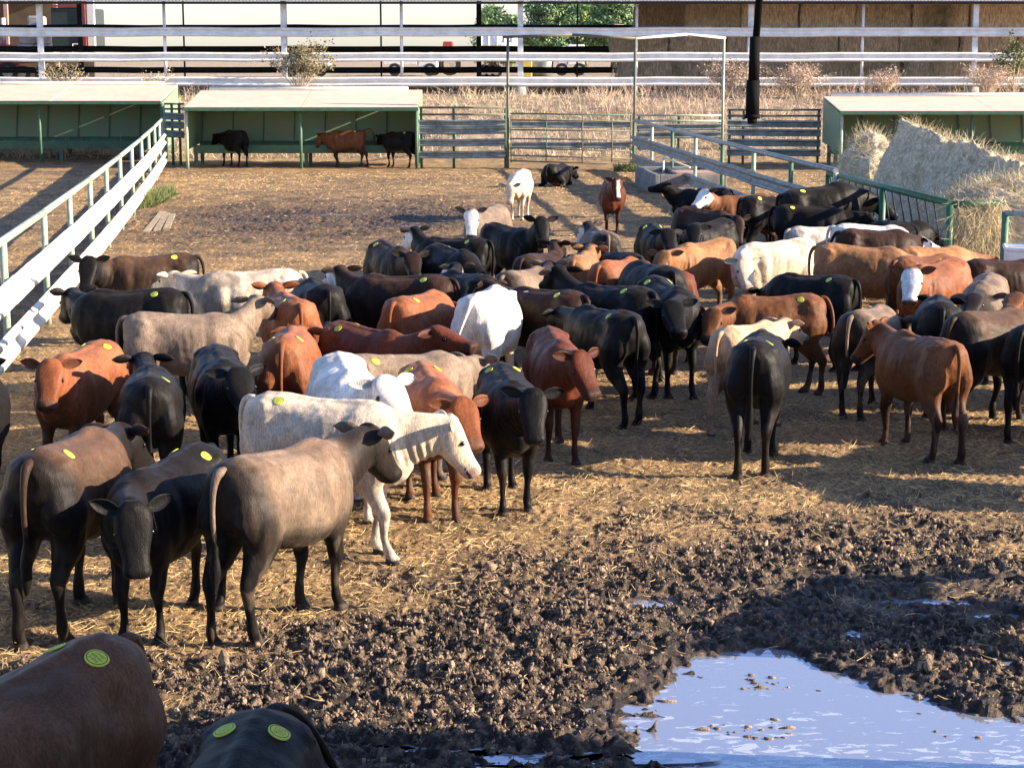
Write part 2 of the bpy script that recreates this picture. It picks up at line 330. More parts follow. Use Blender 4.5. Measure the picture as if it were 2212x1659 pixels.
def water_material():
    m = bpy.data.materials.new('puddle_water'); m.use_nodes = True; N = m.node_tree.nodes; L = m.node_tree.links; b = N['Principled BSDF']
    tc = N.new('ShaderNodeTexCoord'); mp = N.new('ShaderNodeMapping'); mp.inputs['Scale'].default_value = (1, 2.2, 1); L.new(tc.outputs['Object'], mp.inputs[0])
    n = N.new('ShaderNodeTexNoise'); n.inputs['Scale'].default_value = 7.5; n.inputs['Detail'].default_value = 8; n.inputs['Roughness'].default_value = .6; n.inputs['Distortion'].default_value = .6; L.new(mp.outputs[0], n.inputs[0])
    big = N.new('ShaderNodeTexNoise'); big.inputs['Scale'].default_value = .7; L.new(tc.outputs['Object'], big.inputs[0])
    ad = N.new('ShaderNodeMath'); ad.operation = 'MULTIPLY_ADD'; L.new(big.outputs[0], ad.inputs[0]); ad.inputs[1].default_value = .35; L.new(n.outputs[0], ad.inputs[2])
    sp = N.new('ShaderNodeSeparateXYZ'); L.new(tc.outputs['Object'], sp.inputs[0]); gy = N.new('ShaderNodeMapRange'); L.new(sp.outputs[1], gy.inputs[0]); gy.inputs[1].default_value = 9.7; gy.inputs[2].default_value = 11.2; gy.inputs[3].default_value = .015; gy.inputs[4].default_value = -.10
    ad2 = N.new('ShaderNodeMath'); L.new(ad.outputs[0], ad2.inputs[0]); L.new(gy.outputs[0], ad2.inputs[1])
    r = N.new('ShaderNodeValToRGB'); L.new(ad2.outputs[0], r.inputs[0]); r.color_ramp.elements[0].position = .685; r.color_ramp.elements[1].position = .715
    mx = N.new('ShaderNodeMix'); mx.data_type = 'RGBA'; L.new(r.outputs[0], mx.inputs[0]); mx.inputs[6].default_value = (.38, .40, .47, 1); mx.inputs[7].default_value = (.66, .69, .72, 1)
    b.inputs['Metallic'].default_value = .55; L.new(mx.outputs[2], b.inputs['Base Color'])
    rr = N.new('ShaderNodeMapRange'); L.new(r.outputs[0], rr.inputs[0]); rr.inputs[3].default_value = .05; rr.inputs[4].default_value = .42; L.new(rr.outputs[0], b.inputs['Roughness'])
    b.inputs['IOR'].default_value = 1.9; b.inputs['Specular IOR Level'].default_value = .9
    w = N.new('ShaderNodeTexNoise'); w.inputs['Scale'].default_value = 14; w.inputs['Detail'].default_value = 2; L.new(mp.outputs[0], w.inputs[0])
    bp = N.new('ShaderNodeBump'); bp.inputs['Strength'].default_value = .05; bp.inputs['Distance'].default_value = .01; L.new(w.outputs[0], bp.inputs['Height']); L.new(bp.outputs[0], b.inputs['Normal'])
    M['puddle_water'] = m
water_material()
def puddle(name, outline, z):
    o = MB(); o.v = [(x, y, z) for x, y in outline]; o.f = [tuple(range(len(outline)))]
    return o.build(name, 'puddle_water', kind='structure')
c0 = POOL.mean(0); puddle('puddle', [tuple(c0+(p-c0)*1.18) for p in POOL], -.062)
for (cx, cy, rx, ry) in SMALL:
    puddle('puddle', [(cx+math.cos(a*.4488)*rx*1.5, cy+math.sin(a*.4488)*ry*1.5) for a in range(14)], -.047)

# ---------------------------------------------------------------- clods, litter, straw
def scatter(n, x0, x1, y0, y1, wfun, seed):
    r = np.random.RandomState(seed); x = r.uniform(x0, x1, n*3); y = r.uniform(y0, y1, n*3); k = r.rand(n*3) < wfun(x, y)
    return x[k][:n], y[k][:n], r
def frustum(x, y): return (np.abs(x) < .30*y+.4)
ICO_V, ICO_F = [], []
_b = bmesh.new(); bmesh.ops.create_icosphere(_b, subdivisions=1, radius=1); ICO_V = np.array([v.co[:] for v in _b.verts]); ICO_F = np.array([[v.index for v in f.verts] for f in _b.faces]); _b.free()
x, y, r = scatter(90000, -6, 6, 8.6, 17, lambda x, y: frustum(x, y)*sst(.25, .50, relief(x, y)[3])*np.clip(relief(x, y)[2]*1.1, .03, 1)*np.clip(1.2-relief(x, y)[1]*1.25, .02, 1)*(10/np.maximum(y, 10)), 5)
h, wt, md, _ = relief(x, y); n = len(x)
S = .0052*np.exp(r.normal(0, .5, n))
VV = ICO_V[None]*(1+1.5*(r.rand(n, len(ICO_V), 1)-.5)); sc = np.stack([S*r.uniform(.6, 2.2, n), S*r.uniform(.35, 1.0, n), S*r.uniform(.5, 1.9, n)], 1)
VV = VV*sc[:, None]; a = r.uniform(0, 6.28, n); t = r.uniform(-.9, .9, n)
X_r = VV[..., 0]*np.cos(t)[:, None]-VV[..., 2]*np.sin(t)[:, None]; Z_r = VV[..., 0]*np.sin(t)[:, None]+VV[..., 2]*np.cos(t)[:, None]
VX = X_r*np.cos(a)[:, None]-VV[..., 1]*np.sin(a)[:, None]; VY = X_r*np.sin(a)[:, None]+VV[..., 1]*np.cos(a)[:, None]
P3 = np.stack([VX+x[:, None], VY+y[:, None], Z_r+(h+S*.15)[:, None]], -1).reshape(-1, 3)
F3 = (ICO_F[None]+(np.arange(n)*len(ICO_V))[:, None, None]).reshape(-1, 3)
npmesh('manure_clods', P3, F3, 'clod', 'stuff', True)
fx, fy, r = scatter(1500, .4, 4.6, 8.4, 12.2, lambda x, y: (poly_sd(x, y, POOL) < .1)*sst(.56, .72, fbm(x, y, 2.6, 3, 61))*np.exp(poly_sd(x, y, POOL)*1.2), 65)
n = len(fx); S = .011*np.exp(r.normal(0, .5, n)); VV = ICO_V[None]*(1+1.3*(r.rand(n, len(ICO_V), 1)-.5))*np.stack([S*r.uniform(.8, 2.6, n), S*r.uniform(.5, 1.2, n), S*.5], 1)[:, None]
npmesh('floating_debris', (VV+np.stack([fx, fy, np.full(n, -.060)], 1)[:, None]).reshape(-1, 3), (ICO_F[None]+(np.arange(n)*len(ICO_V))[:, None, None]).reshape(-1, 3), 'clod', 'stuff', True)
def blades(name, x, y, z, L, w, az, el, m, bend=.25, kind='stuff', parent=None, seed=3):
    """thin three-sided stalks, two joints each"""
    r = np.random.RandomState(seed); n = len(x)
    d = np.stack([np.cos(el)*np.cos(az), np.cos(el)*np.sin(az), np.sin(el)], 1)
    q = r.normal(0, 1, (n, 3)); q -= d*(q*d).sum(1)[:, None]; q /= np.linalg.norm(q, axis=1)[:, None]; s = np.cross(d, q)
    o = np.stack([x, y, z], 1); pts = []
    for t, ww in ((0, 1), (.5, .9), (1, .35)):
        c = o+d*(L*t)[:, None]+q*(bend*L*t*t)[:, None]
        for k in range(3):
            a = 2.094*k; pts.append(c+(q*math.cos(a)+s*math.sin(a))*(w*ww)[:, None])
    P = np.stack(pts, 1).reshape(-1, 3); fs = []
    for lv in (0, 3):
        for k in range(3): fs.append((lv+k, lv+(k+1) % 3, lv+3+(k+1) % 3, lv+3+k))
    Fq = (np.array(fs)[None]+(np.arange(n)*9)[:, None, None]).reshape(-1, 4)
    return npmesh(name, P, Fq, m, kind, parent=parent)
def lay(name, N_, x0, x1, y0, y1, wf, Lr, wr, m, seed, lift=.6):
    x, y, r = scatter(N_, x0, x1, y0, y1, wf, seed); n = len(x); h = relief(x, y)[0]
    el = r.uniform(-.1, lift, n)*r.rand(n)
    return blades(name, x, y, h+.006, r.uniform(*Lr, n), r.uniform(*wr, n)*np.maximum(1, y/20), r.uniform(0, 6.28, n), el, m, .3, seed=seed)
lay('loose_straw', 26000, -7, 7, 10.5, 22, lambda x, y: frustum(x, y)*np.clip(1.05-relief(x, y)[2], .05, 1)*(12/np.maximum(y, 12)), (.03, .13), (.0013, .0028), 'straw', 21)
lay('loose_straw', 30000, -14, 13, 22, 60, lambda x, y: frustum(x, y)*np.clip(1.0-relief(x, y)[2], .05, 1)*(22/np.maximum(y, 22)), (.04, .12), (.0011, .0022), 'straw', 22)
# ---------------------------------------------------------------- left pen fence (runs away from the camera)
LF = lambda y: Vector((-6.64-(y-26.5)*.1265-.00035*(y-26.5)**2, y, 0))
lf = thing('pipe_fence', 'long pale pipe fence with two white guard rails running away along the left pen', 'fence', LF(26.5))
yy = [10.5, 14.5, 18.5, 22.5, 26.5, 29.9, 33.4, 36.9, 40.6, 44.6, 48.7, 52.5, 56.3, 60.0, 62.8]
for y0 in yy:
    p = LF(y0); MB().pipe(p+Vector((-.06, 0, -.1)), p+Vector((-.06, 0, 1.58)), .045, 14).build('post', 'pale_pipe', lf, True)
for a, b in zip(yy[:-1:2], yy[2::2]): MB().pipe(LF(a)+Vector((-.06, 0, 1.61)), LF(b)+Vector((-.06, 0, 1.61)), .05, 14).build('top_rail', 'pale_pipe', lf, True)
for hh in (.98, .37):
    for a, b in zip(yy[:-1], yy[1:]):
        MB().beam(LF(a)+Vector((0, 0, hh)), LF(b+.12)+Vector((0, 0, hh)), (1, .13, 0), .36).build('guard_rail', 'white_beam', lf)

# ---------------------------------------------------------------- right pen fence, from the gate post towards the feed rail
RA, RB = Vector((4.0, 61.2, 0)), Vector((6.20, 35.6, 0))
rf = thing('pipe_fence', 'grey pipe fence with two dull guard rails from the gate post to the hay feeder', 'fence', RA)
NR = 7
for k in range(NR+1):
    p = RA.lerp(RB, k/NR); MB().pipe(p+Vector((0, 0, -.1)), p+Vector((0, 0, 1.58)), .05, 14).build('post', 'pale_pipe' if k % 2 else 'green_paint', rf, True)
MB().pipe(RA+Vector((0, 0, 1.62)), RB+Vector((0, 0, 1.62)), .055, 14).build('top_rail', 'grey_pipe', rf, True)
for hh in (1.0, .42):
    for k in range(NR):
        MB().beam(RA.lerp(RB, k/NR)+Vector((-.06, 0, hh)), RA.lerp(RB, (k+1.02)/NR)+Vector((-.06, 0, hh)), (-1, -.09, 0)).build('guard_rail', 'galvanised_dull', rf)

# ---------------------------------------------------------------- hay feed rail (green)
FA, FB, FC_, FD = Vector((6.2, 36.4, 0)), Vector((6.9, 29.2, 0)), Vector((7.55, 29.5, 0)), Vector((7.62, 28.6, 0))
fr = thing('feed_rail', 'green steel feed rail with slanted bars holding back the loose hay', 'feeder', FB)
for p in (FA, FA.lerp(FB, .5), FB, FC_): MB().pipe(p+Vector((0, 0, -.1)), p+Vector((0, 0, 1.5)), .062, 16).build('post', 'feed_rail_green', fr, True)
MB().pipe(FA+Vector((0, 0, 1.52)), FB+Vector((0, 0, 1.52)), .058, 16).build('top_rail', 'feed_rail_green', fr, True)
MB().pipe(FB+Vector((.05, 0, 1.50)), FC_+Vector((.25, 0, 1.50)), .055, 16).build('top_rail', 'feed_rail_green', fr, True)
MB().pipe(FA+Vector((0, 0, .5)), FB+Vector((0, 0, .5)), .04).pipe(FB+Vector((0, 0, .5)), FC_+Vector((0, 0, .5)), .045).build('bottom_rail', 'feed_rail_green', fr, True)
for k in range(15):
    a = FA.lerp(FB, (k+.2)/16); b = FA.lerp(FB, (k+1.6)/16); MB().pipe(a+Vector((0, 0, 1.50)), b+Vector((0, 0, .5)), .015, 8).build('slant_bar', 'dark_steel', fr, True)
g2 = thing('pipe_fence', 'short grey pipe fence at the right edge beyond the green corner post', 'fence', FD)
for q in (0, 1.3, 2.6): p = FD+Vector((q*.62, -q*.95, 0)); MB().pipe(p+Vector((0, 0, -.1)), p+Vector((0, 0, 1.44)), .055, 14).build('post', 'green_paint' if q == 0 else 'pale_pipe', g2, True)
for hh in (1.42, .75, .35): MB().pipe(FD+Vector((0, 0, hh)), FD+Vector((1.62, -2.47, hh)), .045, 12).build('rail', 'grey_pipe', g2, True)

# ---------------------------------------------------------------- covered feed bunks at the far side
def bunk(x0, x1, yf, v_edge, v_ridge, label, posts, left_wall=False, right_wall=False, depth=3.4):
    zf, zb = hz(v_edge, yf), hz(v_ridge, yf+depth)
    t = thing('covered_feed_bunk', label, 'feed bunk', ((x0+x1)/2, yf, 0), 'green covered feed bunks along the far side')
    L = x1-x0; xc = (x0+x1)/2; sl = math.atan2(zb-zf, depth)
    ro = MB(); ns = max(2, round(L/4.2))
    for k in range(ns):
        a, b = x0+L*k/ns, x0+L*(k+1)/ns
        ro.poly([(a+.01, yf-.15, zf), (a+.01, yf+depth, zb), (b-.01, yf+depth, zb+(.02 if k % 2 else 0)), (b-.01, yf-.15, zf+(.02 if k % 2 else 0))], (0, 0, .05))
    ro.build('roof', 'roof_sheet', t)
    MB().box((xc, yf-.17, zf+.0), (L+.06, .05, .12)).build('fascia', 'green_paint', t, bevel=.006)
    MB().pipe((x0+.3, yf+depth+.02, zb+.10), (x1-.5, yf+depth+.02, zb+.10), .075, 12).build('ridge_pipe', 'roof_edge', t, True)
    yb = yf+depth-.35
    MB().poly([(x0+.05, yb-.57, .80), (x0+.05, yb, zb-.08), (x0+.05, yb+.05, zb-.08), (x0+.05, yb-.52, .78)], (L-.1, 0, 0)).build('back_panel', 'green_panel', t)
    for k in range(int(L/1.05)+1):
        rb = MB(); xx = x0+.15+(L-.3)*k/int(L/1.05); rb.poly([(xx-.022, yb-.62, .77), (xx-.022, yb-.05, zb-.10), (xx-.022, yb-.005, zb-.10), (xx-.022, yb-.57, .76)], (.044, 0, 0)); rb.build('panel_rib', 'green_paint', t)
    yt = yf+1.25
    MB().poly([(x0+.05, yt, .44), (x0+.05, yt-.03, .72), (x0+.05, yt+.03, .72), (x0+.05, yt+.07, .50), (x0+.05, yb-.52, .64), (x0+.05, yb-.46, .81), (x0+.05, yb-.42, .78), (x0+.05, yb-.42, .42)], (L-.1, 0, 0)).build('trough', 'green_paint', t)
    MB().box((xc, (yt+yb)/2-.22, .57), (L-.12, yb-yt-.62, .10)).build('feed', 'grey_cover', t)
    for px in posts: MB().pipe((px, yf, -.1), (px, yf, zf-.02), .05, 12).build('post', 'green_paint' if px != posts[0] else 'pale_pipe', t, True)
    for k in range(ns+1):
        xx = x0+.12+(L-.24)*k/ns; MB().box((xx, yt+.1, .22), (.12, .10, .5)).build('leg', 'green_paint', t); MB().box((xx, yb-.4, .22), (.12, .10, .5)).build('leg', 'green_paint', t)
    for w, xx in ((left_wall, x0), (right_wall, x1)):
        if w: MB().poly([(xx, yf+.1, .60), (xx, yf+.02, zf-.03), (xx, yf+depth, zb-.02), (xx, yf+depth, .75)], (.05 if xx == x0 else -.05, 0, 0)).build('end_wall', 'green_panel', t)
    return t
xa = lambda u, y: (u-1106)/4000*(y*math.cos(PITCH)+3*math.sin(PITCH))
bunk(xa(-360, 65), xa(356, 65.5), 65, 222, 187, 'green covered feed bunk with tan roof at the far left, behind the pale fence', [xa(-180, 65), xa(87, 65), xa(352, 65)], right_wall=True)
bunk(xa(400, 62), xa(903, 62), 62, 236, 199, 'green covered feed bunk where two black calves and a red one are eating', [xa(404, 62), xa(650, 62), xa(900, 62)], left_wall=True, right_wall=True)
bunk(xa(1813, 61.3), xa(2480, 61.3), 61.3, 244, 212, 'green covered feed bunk at the far right, half hidden behind the hay heap', [xa(1817, 61.3), xa(2098, 61.3), xa(2400, 61.3)], left_wall=True)

# ---------------------------------------------------------------- guard-rail panels, gate and frame on the far line
def rail_panel(u0, u1, y, label, tops, beams, posts, mt='rust_pipe'):
    x0, x1 = xa(u0, y), xa(u1, y); t = thing('guard_rail_fence', label, 'fence', ((x0+x1)/2, y, 0))
    for v in tops: MB().pipe((x0, y, hz(v, y)), (x1, y, hz(v, y)), .035, 10).build('pipe_rail', mt, t, True)
    for v in beams: MB().beam((x0, y-.05, hz(v, y)), (x1, y-.05, hz(v, y)), (0, -1, 0), .25).build('guard_rail', 'galvanised_dull', t)
    for u in posts: MB().pipe((xa(u, y), y+.08, -.1), (xa(u, y), y+.08, hz(tops[0], y)), .045, 10).build('post', 'green_paint', t, True)
    return t
rail_panel(906, 1092, 62.2, 'grey guard rail fence panel between the middle feed bunk and the gate frame', (233, 248), (267, 282, 308, 334), (910, 1130-40+2, 980))
rail_panel(1375, 1560, 68, 'pale green rail fence behind the gate frame, leading to the far corral', (250, 262), (275, 292), (1380, 1466, 1556), 'pale_pipe')
rail_panel(1570, 1772, 64.5, 'dark guard rail fence panel left of the right feed bunk', (238, 251), (268, 287, 309, 330), (1576, 1606, 1768))
rail_panel(357, 400, 64, 'short dark rail gap between the two left feed bunks', (225, 236), (252, 270, 290), (372, 388))
gt = thing('gate_frame', 'tall thin pipe frame arching over the far pen gate', 'gate frame', (xa(1095, 62), 62, 0))
for u, yv, tv in ((1097, 62, 82), (1370, 61.4, 84), (1560, 66, 84)):
    MB().pipe((xa(u, yv), yv, -.1), (xa(u, yv), yv, hz(tv, yv)), .048, 12).build('post', 'rust_pipe' if u < 1500 else 'pale_pipe', gt, True)
P0, P1, P2 = Vector((xa(1086, 62), 62, hz(81, 62))), Vector((xa(1235, 61.7), 61.7, hz(76, 61.7))), Vector((xa(1370, 61.4), 61.4, hz(84, 61.4)))
MB().path([P0, P1, P2], .05, 12).build('cross_pipe', 'rust_pipe', gt, True)
MB().pipe(P2, (xa(1480, 64), 64, hz(75, 64)), .045, 12).pipe((xa(1480, 64), 64, hz(75, 64)), (xa(1562, 66), 66, hz(83, 66)), .045, 12).build('cross_pipe', 'roof_edge', gt, True)
ga = thing('pipe_gate', 'wide low pipe gate closing the gap under the tall frame', 'gate', (xa(1230, 62), 61.9, 0))
y = 61.9
for k, v in enumerate((248, 262, 283, 302, 322, 338, 350)): MB().pipe((xa(1102, y), y, hz(v-2, y)), (xa(1364, y), y, hz(v+(5 if k > 3 else 1), y)), .024, 8).build('bar', 'rust_pipe' if k else 'green_paint', ga, True)
for u in (1104, 1180, 1258, 1322, 1362): MB().pipe((xa(u, y), y, hz(250, y)), (xa(u, y), y, hz(352, y)), .022, 8).build('upright', 'green_paint' if u < 1200 else 'rust_pipe', ga, True)
for v in (270, 314): MB().beam((xa(1104, y), y+.05, hz(v, y)), (xa(1364, y), y+.05, hz(v, y)), (0, -1, 0), .2, .05).build('sheet_rail', 'galvanised_dull', ga)

# ---------------------------------------------------------------- water trough, slab, tub
wt_ = thing('water_trough', 'low grey concrete water trough under the right fence near the gate post', 'trough', (4.75, 52.7, 0))
tr = MB(); a = math.atan2(RB.x-RA.x, RA.y-RB.y); c = Vector((4.75, 52.7, 0)); d = Vector((math.sin(a), -math.cos(a), 0)); s_ = Vector((math.cos(a), math.sin(a), 0)); rz = a
tr.box(c+Vector((0, 0, .09)), (2.0, 3.6, .22), rz)
for sg in (-1, 1): tr.box(c+s_*sg*.93+Vector((0, 0, .37)), (.14, 3.6, .34), rz); tr.box(c+d*sg*1.73+Vector((0, 0, .37)), (1.72, .14, .34), rz)
tr.build('basin', 'trough_concrete', wt_, bevel=.02)
MB().box(c+Vector((0, 0, .40)), (1.7, 3.3, .02), rz).build('water', 'murky', wt_)
MB().box(c+d*1.3+s_*.35+Vector((0, 0, .57)), (1.5, .9, .06), rz).build('cover', 'tank_tan', wt_, bevel=.01)
MB().pipe(c-d*1.0-s_*.3+Vector((0, 0, .2)), c-d*1.0-s_*.3+Vector((0, 0, .85)), .03).pipe(c-d*1.0-s_*.3+Vector((0, 0, .85)), c+s_*.3+Vector((0, 0, .62)), .025).build('valve_pipe', 'roof_edge', wt_, True)
sb = MB()
for k in range(3): sb.box((-8.22+k*.17, 42.6, .01), (.14, 5.2-k*.7, .05), .115+.014*k)
tag(sb.build('plank_mat', 'old_plank'), 'pale muddy planks lying on the ground beside the left fence', 'planks')
tb = thing('feed_tub', 'white metal feed tub at the right edge below the hay', 'tub', (7.55, 26.2, 0))
o = MB()
q = [(7.12, 26.6), (8.35, 26.0), (8.5, 26.7), (7.25, 27.2)]; o.poly([(x, y, .55) for x, y in q], (0, 0, .5)); o.build('body', 'white_paint', tb, bevel=.04)
MB().path([(x, y, 1.07) for x, y in q+q[:1]], .03, 8).build('rim', 'galvanised', tb, True)
for x, y in q: MB().pipe((x, y, 0), (x, y, .6), .03).build('leg', 'dark_steel', tb, True)

# ---------------------------------------------------------------- hay heaps
def heap(name, label, fn, x0, x1, y0, y1, st, nb, seed, m='hay'):
    nx, ny = int((x1-x0)/st), int((y1-y0)/st); X, Y = np.meshgrid(np.linspace(x0, x1, nx), np.linspace(y0, y1, ny)); H = fn(X, Y)
    nzz = (fbm(X, Y, 2.2, 3, seed)-.5)*.34+(fbm(X, Y, 9, 3, seed+2)-.5)*.16
    H = np.where(H > .02, H+nzz*np.clip(H, .15, 1), -.15)
    V = np.stack([X+(fbm(X, Y, 5, 2, seed+5)-.5)*.16, Y+(fbm(X, Y, 5, 2, seed+7)-.5)*.16, H], -1).reshape(-1, 3)
    keep = (H > -.1); I = (np.arange(ny-1)[:, None]*nx+np.arange(nx-1)[None, :]); k = keep[:-1, :-1] | keep[1:, 1:] | keep[:-1, 1:] | keep[1:, :-1]; I = I[k]
    Fq = np.stack([I, I+1, I+nx+1, I+nx], 1)
    t = thing(name, label, 'hay', ((x0+x1)/2, (y0+y1)/2, 0))
    npmesh('heap_body', V, Fq, m, None, True, parent=t)
    r = np.random.RandomState(seed); x = r.uniform(x0, x1, nb*2); y = r.uniform(y0, y1, nb*2); h = fn(x, y); g = (fbm(x, y, 2.2, 3, seed)-.5)*.34
    k = h > .05; x, y, h, g = x[k][:nb], y[k][:nb], h[k][:nb], g[k][:nb]; n = len(x)
    blades('loose_stalks', x, y, h+g*np.clip(h, .15, 1)-.02, r.uniform(.08, .36, n), r.uniform(.0022, .0045, n), r.uniform(0, 6.28, n), r.uniform(-.9, 1.1, n), 'hay_straw', .55, 'stuff', t, seed)
    return t
def f_main(x, y):   # broken-up stack: steep shaded left face, ridge running towards the camera, long slope behind it
    ax, ay, bx_, by_ = 8.35, 39.6, 10.0, 32.0; ex, ey = bx_-ax, by_-ay; L = math.hypot(ex, ey); ex /= L; ey /= L
    t = ((x-ax)*ex+(y-ay)*ey)/L; d = (x-ax)*(-ey)+(y-ay)*ex        # d > 0 on the right of the ridge
    Hh = 2.42-.85*np.clip(t, -.2, 1.1)**1.0; side = np.where(d < 0, 1+d/.98, 1-d/3.4)
    return Hh*np.clip(side, 0, 1)*np.clip((t+.22)/.18, 0, 1)*np.clip((1.12-t)/.3, 0, 1)
def f_side(x, y):
    q = ((x-8.0)/.80)**2+((y-42.2)/1.3)**2; return 2.0*np.clip(1-q, 0, 1)**.42*np.clip(1.0+.12*(x-7.95), .5, 1.2)
def f_front(x, y):
    q = ((x-8.7)/1.95)**2+((y-31.2)/1.8)**2; return 1.75*np.clip(1-q, 0, 1)**.40
heap('hay_heap', 'tallest heap of loose hay with a steep grey shaded face', f_main, 6.2, 13.5, 30.5, 42.5, .06, 22000, 31)
heap('hay_heap', 'smaller rounded heap of hay left of and behind the tallest heap', f_side, 6.6, 9.3, 40.7, 44.3, .06, 5000, 37)
heap('hay_heap', 'low shaggy heap of hay spilling over the green feed rail', f_front, 6.6, 10.8, 29.2, 33.2, .05, 14000, 41)
rr = np.random.RandomState(9); n = 2600; ang = rr.uniform(0, 1, n)
px = 6.95+ang*.9; py = 29.25+ang*.25+rr.normal(0, .05, n)
t = thing('hay_tuft', 'ragged hay hanging down over the short green rail beside the corner post', 'hay', (7.4, 29.3, 0))
blades('hanging_stalks', px, py, rr.uniform(.5, 1.62, n), rr.uniform(.15, .5, n), rr.uniform(.002, .0042, n), rr.uniform(0, 6.28, n), rr.uniform(-1.5, -.3, n), 'hay_straw', .4, 'stuff', t, 5)

# ---------------------------------------------------------------- barn on the bank
BY, RY = 75.0, 93.0; GB = 2.12
barn = thing('open_hay_barn', 'open steel hay barn with white guard rails between its posts along the bank', 'barn', (0, BY, GB))
bx = [xa(u, BY)*1.0 for u in (-420, 95, 617, 1124, 1617, 2098, 2600)]
for x in bx:
    MB().box((x, BY+.06, (5.9+1.9)/2), (.22, .20, 4.1)).build('front_post', 'steel_post', barn, bevel=.01)
for u in (1124, 2098, 617):
    x = xa(u, BY); MB().pipe((x, BY+.06, 1.6), (x, BY+.06, hz(188, BY)), .28, 16).build('footing', 'concrete', barn, True)
for v in (70, 124, 177):
    for a, b in zip(bx[:-1], bx[1:]): MB().beam((a, BY-.08, hz(v, BY)), (b+.05, BY-.08, hz(v, BY)), (0, -1, 0), .36).build('guard_rail', 'galvanised', barn)
for u in (361, 869, 1373, 1858, -130): MB().pipe((xa(u, BY), BY+.1, 1.9), (xa(u, BY), BY+.1, 5.9), .06, 10).build('thin_post', 'galvanised', barn, True)
for u in (-170, 181, 618, 1035, 1470, 1900, 2300): MB().box((xa(u, RY), RY, 4.1), (.24, .24, 4.6)).build('rear_post', 'dark_steel', barn)
for u in (402, 825, 1246): MB().pipe((xa(u, RY), RY, 1.9), (xa(u, RY), RY, 6.4), .045, 8).build('rear_thin_post', 'dark_steel', barn, True)
for v in (60, 107, 152): MB().beam((xa(-500, RY), RY, hz(v, RY)), (xa(2600, RY), RY, hz(v, RY)), (0, 1, 0), .26 if v == 60 else .30).build('rear_guard_rail', 'dark_steel', barn)  # backlit look of the rear rails put into a near-black colour
zr = hz(4, BY)
rf_ = MB(); n = 420; x0, x1 = bx[0]-1, bx[-1]+1
MB().poly([(x0, BY-.5, zr), (x0, RY+1, zr+.9), (x0, RY+1, zr+1.15), (x0, BY-.5, zr+.25)], (x1-x0, 0, 0)).build('roof', 'barn_roof', barn)
cr = MB()
for k in range(n): xx = x0+(x1-x0)*k/n; cr.box((xx, BY-.53, zr+.13), (.09, .05, .24))
cr.build('eave_ribs', 'barn_roof', barn)
MB().box(((x0+x1)/2, BY-.3, zr-.06), (x1-x0, .12, .1)).build('eave_beam', 'dark_steel', barn)
MB().box(((x0+x1)/2, BY+.9, GB+.0), (x1-x0, .9, .5)).build('shade_strip', 'dark_wall', barn)  # dark strip painted in for the shade beneath the lowest rail

# bales stacked under the roof
def bale_mesh(seed, L=2.35, Hh=1.2, D=1.2):
    r = np.random.RandomState(seed); b = bmesh.new(); bmesh.ops.create_cube(b, size=1); bmesh.ops.subdivide_edges(b, edges=b.edges[:], cuts=13, use_grid_fill=True)
    co = np.array([v.co[:] for v in b.verts]); w = co*np.array([L, D, Hh]); nn = vnoise3(w*6+seed*5)-.5; n2_ = vnoise3(w*np.array([16, 16, 2.5])+seed)-.5
    m_ = np.abs(co).max(1); e = (np.abs(co) > .47).sum(1)
    dirn = co/np.maximum(np.linalg.norm(co, axis=1), .01)[:, None]; w = w*(1-.012*(e > 1))[:, None]+dirn*(nn*.07+n2_*.08)[:, None]
    for v, p in zip(b.verts, w): v.co = p
    me = bpy.data.meshes.new('hay_bale'); b.to_mesh(me); b.free(); me.materials.append(M['bale']); return me
bm_ = [bale_mesh(s) for s in range(6)]
rnd = random.Random(4)
for row in range(4):
    x = xa((1330, 1316, 1476, 1480)[row], 78.6); k = 0
    while x < xa(2330, 78.6):
        o = bpy.data.objects.new('hay_bale', rnd.choice(bm_)); COL.objects.link(o)
        o.location = (x+1.18, 78.6+rnd.uniform(-.14, .14), GB+.10+.60+row*1.19); o.rotation_euler = (0, rnd.uniform(-.012, .012), rnd.choice((0, math.pi))+rnd.uniform(-.03, .03))
        sx = rnd.uniform(.93, 1.04); o.scale = (sx, 1, .985)
        tag(o, 'big square bale of brown hay stacked in the open barn', 'bale', 'hay bales stacked in the barn'); x += 2.38*sx+.03
# second, darker stack behind
for row in range(2, 4):
    for k in range(2):
        o = bpy.data.objects.new('hay_bale', bm_[(row+k) % 6]); COL.objects.link(o); o.location = (xa((1425, 1425, 1425, 1438)[row], 83)+2.4*k, 83.0, GB+.7+row*1.19)
        tag(o, 'big square bale of brown hay stacked in the open barn', 'bale', 'hay bales stacked in the barn')
r = np.random.RandomState(77); n = 7000; ux = r.uniform(xa(1322, 77.9), xa(2330, 77.9), n)
blades('hanging_hay', ux, 77.96+r.normal(0, .05, n), GB+.3+r.uniform(0, 1, n)*np.where(ux < xa(1476, 77.9), 2.1, 4.4), r.uniform(.12, .5, n), r.uniform(.006, .014, n), r.uniform(0, 6.28, n), r.uniform(-1.5, -.8, n), 'hay_straw', .3, 'stuff', None, 77)
t = thing('loose_hay_clump', 'bright loose hay hanging from the bales over the top barn rail', 'hay', at(2030, 60, 77.9))
r = np.random.RandomState(8); n = 1400; c = at(2028, 60, 77.75)
blades('stalks', c.x+r.normal(0, .28, n), c.y+r.normal(0, .1, n), c.z+.9-np.abs(r.normal(0, .9, n)), r.uniform(.2, .6, n), r.uniform(.006, .014, n), r.uniform(0, 6.28, n), r.uniform(-1.5, -.6, n), 'hay_straw', .3, 'stuff', t, 8)

